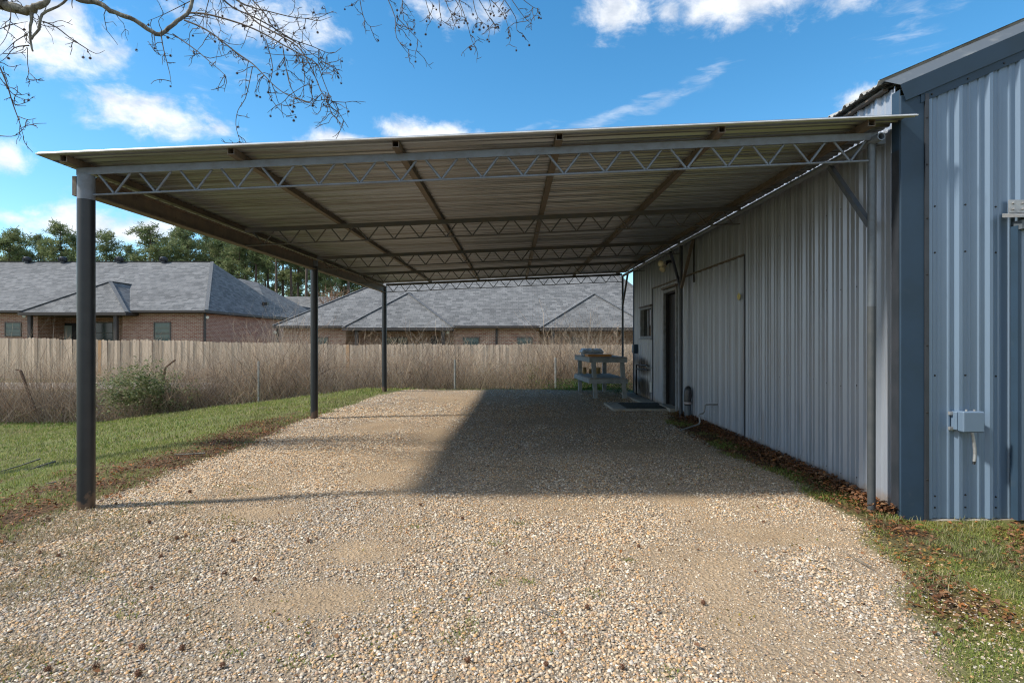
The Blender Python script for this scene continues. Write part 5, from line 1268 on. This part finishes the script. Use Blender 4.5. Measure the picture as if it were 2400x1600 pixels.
# ------------------------------------------------------------------ overhanging sweetgum
gum = empty('overhanging_tree', (-8.4, 6.2, -.6), 'leafless tree with hanging seed balls reaching in overhead', 'tree')
GB = Vector(gum.location)
def bpts(pts, Y0, Y1=None, ox=0, oy=0, sc=2.94):
    Y1 = Y1 or Y0; m = len(pts); return [Vector(P(ox + a / sc, oy + b_ / sc, Y0 + (Y1 - Y0) * i / max(1, m - 1))) for i, (a, b_) in enumerate(pts)]
def smooth_line(p, k=3):
    o = []
    for i in range(len(p) - 1):
        p0, p1, p2, p3 = p[max(i - 1, 0)], p[i], p[i + 1], p[min(i + 2, len(p) - 1)]
        for j in range(k):
            t_ = j / k; o.append(.5 * ((2 * p1) + (p2 - p0) * t_ + (2 * p0 - 5 * p1 + 4 * p2 - p3) * t_ ** 2 + (3 * p1 - p0 - 3 * p2 + p3) * t_ ** 3))
    o.append(p[-1]); return o
limbs, twigs, tips = [], [], []
def add_limb(pts, r0, r1, side=0, thick=False, tl=(.10, .35), ball=.3):
    r0 *= 1.22; r1 *= 1.25; side *= 1.5
    p = smooth_line(pts); n = len(p); (limbs if thick else twigs).append((p, [r0 + (r1 - r0) * i / (n - 1) for i in range(n)]))
    L = sum((p[i + 1] - p[i]).length for i in range(n - 1))
    for k in range(int(side * L)):
        i = random.randrange(1, n - 1); d = (p[i + 1] - p[i - 1]).normalized()
        v = Vector((random.gauss(0, 1), random.gauss(0, .5), random.gauss(-.15, .8))).normalized(); v = (d * random.uniform(.2, .9) + v).normalized()
        q = [p[i]]; ln = random.uniform(*tl); m = 5
        for j in range(m):
            v = (v + Vector((random.gauss(0, .28), random.gauss(0, .2), random.gauss(-.05, .28)))).normalized(); q.append(q[-1] + v * ln / m)
        twigs.append((q, [.0042, .0038, .0034, .003, .0025, .002]))
        if random.random() < ball: tips.append(q[-1])
        for _ in range(2):
            j = random.randrange(1, 5); w = (v + Vector((random.gauss(0, .9), random.gauss(0, .4), random.gauss(0, .9)))).normalized(); e = q[j] + w * ln * random.uniform(.15, .45)
            twigs.append(([q[j], (q[j] + e) / 2 + Vector((random.gauss(0, .01), 0, random.gauss(0, .01))), e], [.003, .0026, .002]))
            if random.random() < ball * .5: tips.append(e)
    if ball and random.random() < .7: tips.append(p[-1])
A = bpts([(480, -40), (560, 5), (680, 20), (760, 75), (860, 110), (960, 160), (1040, 215), (1090, 240), (1140, 215), (1200, 160), (1260, 120), (1300, 85), (1320, 30), (1345, -60)], 5.6, 5.9)
trunk_top = Vector((-8.35, 6.2, 4.4)); hub = Vector((-7.2, 6.0, 5.6))
add_limb([trunk_top, hub, Vector((-5.6, 5.7, 5.35)), A[0]], .075, .030, 0, True, ball=0)
add_limb(A, .021, .013, 5, True, (.12, .4), .25)
add_limb(bpts([(1300, 90), (1400, 95), (1530, 125), (1700, 180), (1830, 240), (1950, 310), (2080, 380), (2180, 440), (2230, 560), (2290, 700), (2400, 880)], 5.85, 5.5), .0085, .002, 8, False, (.1, .38), .45)
add_limb(bpts([(1270, 140), (1380, 185), (1480, 245), (1560, 310), (1660, 385), (1740, 440), (1820, 520), (1900, 600), (1990, 660), (2100, 700), (2180, 720)], 5.8, 5.3), .007, .0018, 8, False, (.1, .35), .45)
add_limb(bpts([(1740, 460), (1720, 560), (1690, 680), (1640, 760), (1625, 860), (1650, 960), (1665, 985), (1740, 980)], 5.5, 5.4), .004, .0015, 6, False, (.05, .18), .3)
add_limb(bpts([(1190, 235), (1300, 310), (1380, 370), (1450, 430), (1520, 490), (1560, 530)], 5.8, 5.6), .005, .0015, 7, False, (.08, .3), .2)
add_limb(bpts([(1110, 240), (1125, 330), (1150, 430), (1170, 510), (1180, 580)], 5.7, 5.6), .005, .0015, 6, False, (.06, .25), .2)
add_limb(bpts([(1060, 230), (1075, 330), (1110, 390)], 5.7), .004, .0015, 5)
add_limb(bpts([(1500, -40), (1600, 50), (1750, 120), (1880, 190), (2010, 270), (2150, 320), (2280, 370), (2352, 330)], 6.1, 6.3), .008, .002, 9, False, (.12, .4), .4)
add_limb(bpts([(1560, -40), (1700, 40), (1850, 80), (2050, 125), (2200, 120), (2260, 90)], 6.2, 6.0), .007, .002, 8, False, (.1, .4), .3)
add_limb(bpts([(1620, -30), (1750, 140), (1900, 230), (2060, 330), (2150, 480), (2200, 600), (2260, 720), (2300, 800), (2370, 870)], 5.9, 5.4), .007, .0016, 9, False, (.1, .35), .6)
add_limb(bpts([(1700, -40), (1820, 90), (1900, 210), (2050, 300), (2250, 440), (2340, 455)], 6.4, 6.2), .006, .0016, 8, False, (.1, .35), .5)
add_limb(bpts([(1450, -40), (1400, 130), (1340, 220)], 6), .005, .0015, 5)
add_limb(bpts([(1330, 0), (1130, 100), (1020, 145)], 6), .005, .0015, 5)
add_limb(bpts([(1560, 320), (1510, 320), (1480, 470)], 5.7), .003, .0012, 5, False, (.06, .2), .3)
add_limb(bpts([(1830, 270), (1880, 470), (1850, 640), (1950, 780), (2020, 815)], 5.6), .004, .0014, 7, False, (.08, .25), .7)
add_limb(bpts([(1950, 330), (1990, 560), (2060, 690), (2180, 745)], 5.7), .004, .0014, 7, False, (.08, .25), .7)
add_limb(bpts([(2080, 390), (2100, 560), (2060, 690)], 5.7), .0035, .0014, 6, False, (.08, .22), .7)
K8 = dict(ox=800, oy=0, sc=1.47)
for pts in ([(60, -25), (75, 55), (100, 92), (140, 85)], [(150, -25), (185, 60), (190, 130), (230, 170), (272, 178)], [(190, 60), (230, 100), (275, 150)], [(285, -25), (300, 35), (320, 70)], [(335, -25), (345, 70), (385, 80)], [(350, -25), (380, 50), (425, 70)], [(395, -25), (430, 70), (450, 140), (468, 170)], [(460, -25), (510, 60), (545, 110)], [(490, -25), (555, 45), (580, 110)], [(545, -25), (600, 60), (605, 105), (625, 115)], [(570, -25), (630, 60), (660, 85)], [(590, -30), (660, 25), (680, 28)], [(210, -25), (215, 70), (240, 70)], [(450, -20), (470, 60), (520, 100)], [(380, -20), (415, 40), (405, 75)]):
    add_limb(bpts(pts, 6.2 + random.uniform(-.4, .4), **K8), .004, .0014, 8, False, (.06, .24), .9)
add_limb([hub, Vector((-4.5, 6.3, 6.4)), Vector((-2.0, 6.2, 5.9)), Vector((-.7, 6.2, 5.5))], .05, .012, 0, True, ball=0)
add_limb([Vector((-4.5, 6.3, 6.4)), Vector((-3.5, 6.1, 5.5)), Vector(P(510, -14, 6.1))], .02, .010, 0, True, ball=0)
# left cluster
add_limb([trunk_top, Vector((-6.6, 5.6, 4.9))] + bpts([(-60, 10), (0, 20), (90, 65), (200, 70), (260, 45), (330, 10), (320, -40)], 5.2), .06, .012, 2, True, (.1, .35), .2)
add_limb(bpts([(220, 80), (210, 180), (210, 280), (225, 355)], 5.2), .012, .006, 4, True, (.08, .25), .2)
add_limb(bpts([(215, 270), (270, 200), (290, 100), (400, 45), (490, -30)], 5.2), .009, .008, 4, True, (.08, .3), .2)
for pts, r_ in (([(190, 235), (100, 290), (40, 350), (-20, 400)], .005), ([(200, 315), (100, 330), (40, 400), (-20, 440)], .006), ([(190, 330), (190, 440), (200, 500), (180, 560), (240, 555)], .0035), ([(-30, 400), (40, 560), (90, 720), (130, 830), (150, 900), (165, 950)], .007), ([(-20, 510), (80, 640), (150, 680), (200, 690)], .004), ([(90, 650), (150, 655), (200, 640)], .003), ([(150, 880), (230, 855), (320, 850)], .003), ([(-30, 935), (80, 940), (140, 920)], .004), ([(300, 150), (390, 190), (480, 260), (570, 320), (660, 370), (720, 350)], .005), ([(75, 60), (70, 150), (40, 260), (-20, 340)], .005), ([(-20, 440), (30, 520), (60, 580)], .003), ([(60, 620), (100, 720), (180, 730)], .003), ([(120, 800), (190, 825), (250, 815)], .003), ([(0, 200), (90, 170), (190, 150)], .004), ([(500, -20), (495, 30), (500, 60)], .006)):
    add_limb(bpts(pts, 5.2 + random.uniform(-.15, .15)), r_, .0016, 5, False, (.06, .25), .12)
mb = MB().tube([(-8.4, 6.2, -.9), (-8.42, 6.2, 1.0), (-8.38, 6.2, 2.8), trunk_top, (-8.2, 6.2, 6.5), (-8.4, 6.3, 9)], [.19, .16, .145, .13, .09, .03], 12); rel(gum, mb, 'trunk', M_BARK)
for p, r_ in limbs:
    p = [q + Vector((random.gauss(0, 1), random.gauss(0, 1), random.gauss(0, 1))) * rr_ * .15 for q, rr_ in zip(p, r_)]
    rel(gum, MB().tube(p, [rr_ * random.uniform(.9, 1.12) for rr_ in r_], 9), 'limb', M_BARK)
mb = MB()
for p, r_ in twigs: mb.tube(p, r_, 4, False)
o = rel(gum, mb, 'twig', M_TWIG); o['kind'] = 'stuff'
def spiky(r, n=26):
    mb = MB(); v, f = ico(); mb.add(v * r * .78, [tuple(q) for q in f], False)
    for k in range(n):
        z = 1 - 2 * (k + .5) / n; a = k * 2.39996; d = Vector((math.sqrt(1 - z * z) * math.cos(a), math.sqrt(1 - z * z) * math.sin(a), z)); s = d.orthogonal().normalized() * r * .16; t_ = d.cross(s)
        b0 = d * r * .7; mb.add([b0 + s, b0 - s * .5 + t_ * .87, b0 - s * .5 - t_ * .87, d * r * 1.1], [(0, 1, 3), (1, 2, 3), (2, 0, 3)])
    return mb
ball = spiky(.0138).mesh('seed_ball', M_BALL)
random.shuffle(tips); stalk = MB(); nball = 0
for q in tips:
    px, py = CX + FPX * q.x / q.y, CY - FPX * (q.z - CAMZ) / q.y
    if not (-40 < px < 1300 and -30 < py < 345): continue
    if nball > 135: break
    e = q + Vector((random.uniform(-.008, .008), 0, -random.uniform(.015, .05))); inst('seed_ball', ball, gum, e - GB, (random.uniform(0, 3), random.uniform(0, 3), 0), random.uniform(.85, 1.2)); stalk.tube([q, e], .001, 3, False); nball += 1
for px, py in ((195, 135), (57, 70), (67, 235), (320, 118), (400, 131), (393, 88), (558, 298), (558, 344), (20, 137)):
    e = Vector(P(px, py, 5.4)); inst('seed_ball', ball, gum, e - GB, (1, px, 0), 1.1); stalk.tube([e, e + Vector((.01, 0, .07))], .001, 3, False)
o = rel(gum, stalk, 'stalk', M_TWIG); o['kind'] = 'stuff'

# fallen seed balls and sticks
gball = spiky(.0145, 34).mesh('fallen_seed_ball', M_BALLG)
GBALL = [(a / 2.613, 1150 + b_ / 2.613) for a, b_ in ((910, 200), (1430, 318), (1890, 315), (988, 408), (1375, 512), (1560, 548), (925, 605), (870, 978), (1115, 980), (1362, 1085), (848, 1137), (1080, 295), (712, 85), (295, 180), (250, 385), (360, 405), (1140, 285), (590, 1100), (290, 1110), (1160, 12))]
GBALL += [(900 + a / 2.94, 1100 + b_ / 2.94) for a, b_ in ((578, 1330), (1115, 1360), (2200, 930), (1640, 1375), (1400, 960), (1755, 540), (250, 250), (540, 345))]
GBALL += [(a / 3.136, 850 + b_ / 3.136) for a, b_ in ((1735, 555), (1490, 625), (1450, 630), (1650, 560), (1600, 580), (1395, 955), (1715, 1320), (1300, 1300), (1100, 1180), (350, 1150))]
for px, py in GBALL:
    Y = CAMZ * FPX / (py - CY); X = (px - CX) * Y / FPX
    o = inst('fallen_seed_ball', gball, None, (X, Y, float(ground_z(X, Y)) + .014), (random.uniform(0, 3), random.uniform(0, 3), 0), random.uniform(.85, 1.15))
    tag(o, 'brown spiky seed ball lying on the gravel drive', 'seed ball', 'fallen seed balls on the gravel')
STK = [((130, 1085), (70, 1105), .012, 'grey forked stick on the lawn left of the front left column'), ((95, 1078), (0, 1108), .010, 'long grey stick on the lawn at left frame edge'), ((133, 1135), (106, 1141), .008, 'short pale stick in the leaves left of the column'),
       ((1253, 1432), (1302, 1450), .004, 'thin pale curved twig on the front gravel'), ((2040, 1337), (1975, 1300), .004, 'thin brown twig at gravel edge by the shed corner'), ((480, 1068), (410, 1071), .010, 'dark stick in the leaf bank right of the front left column')]
for (a, b_, r_, lb) in STK:
    q = []
    for s in (0, .33, .66, 1):
        px, py = a[0] + (b_[0] - a[0]) * s, a[1] + (b_[1] - a[1]) * s; Y = CAMZ * FPX / (py - CY)
        for _ in range(4): X = (px - CX) * Y / FPX; Y = (CAMZ - float(ground_z(X, Y))) * FPX / (py - CY)
        X = (px - CX) * Y / FPX
        q.append(Vector((X, Y + random.uniform(-.015, .015), float(ground_z(X, Y)) + .02 + r_)))
    o = MB().tube(q, [r_, r_ * .9, r_ * .7, r_ * .4], 6).obj('stick', M_BARK); tag(o, lb, 'stick', 'fallen sticks')
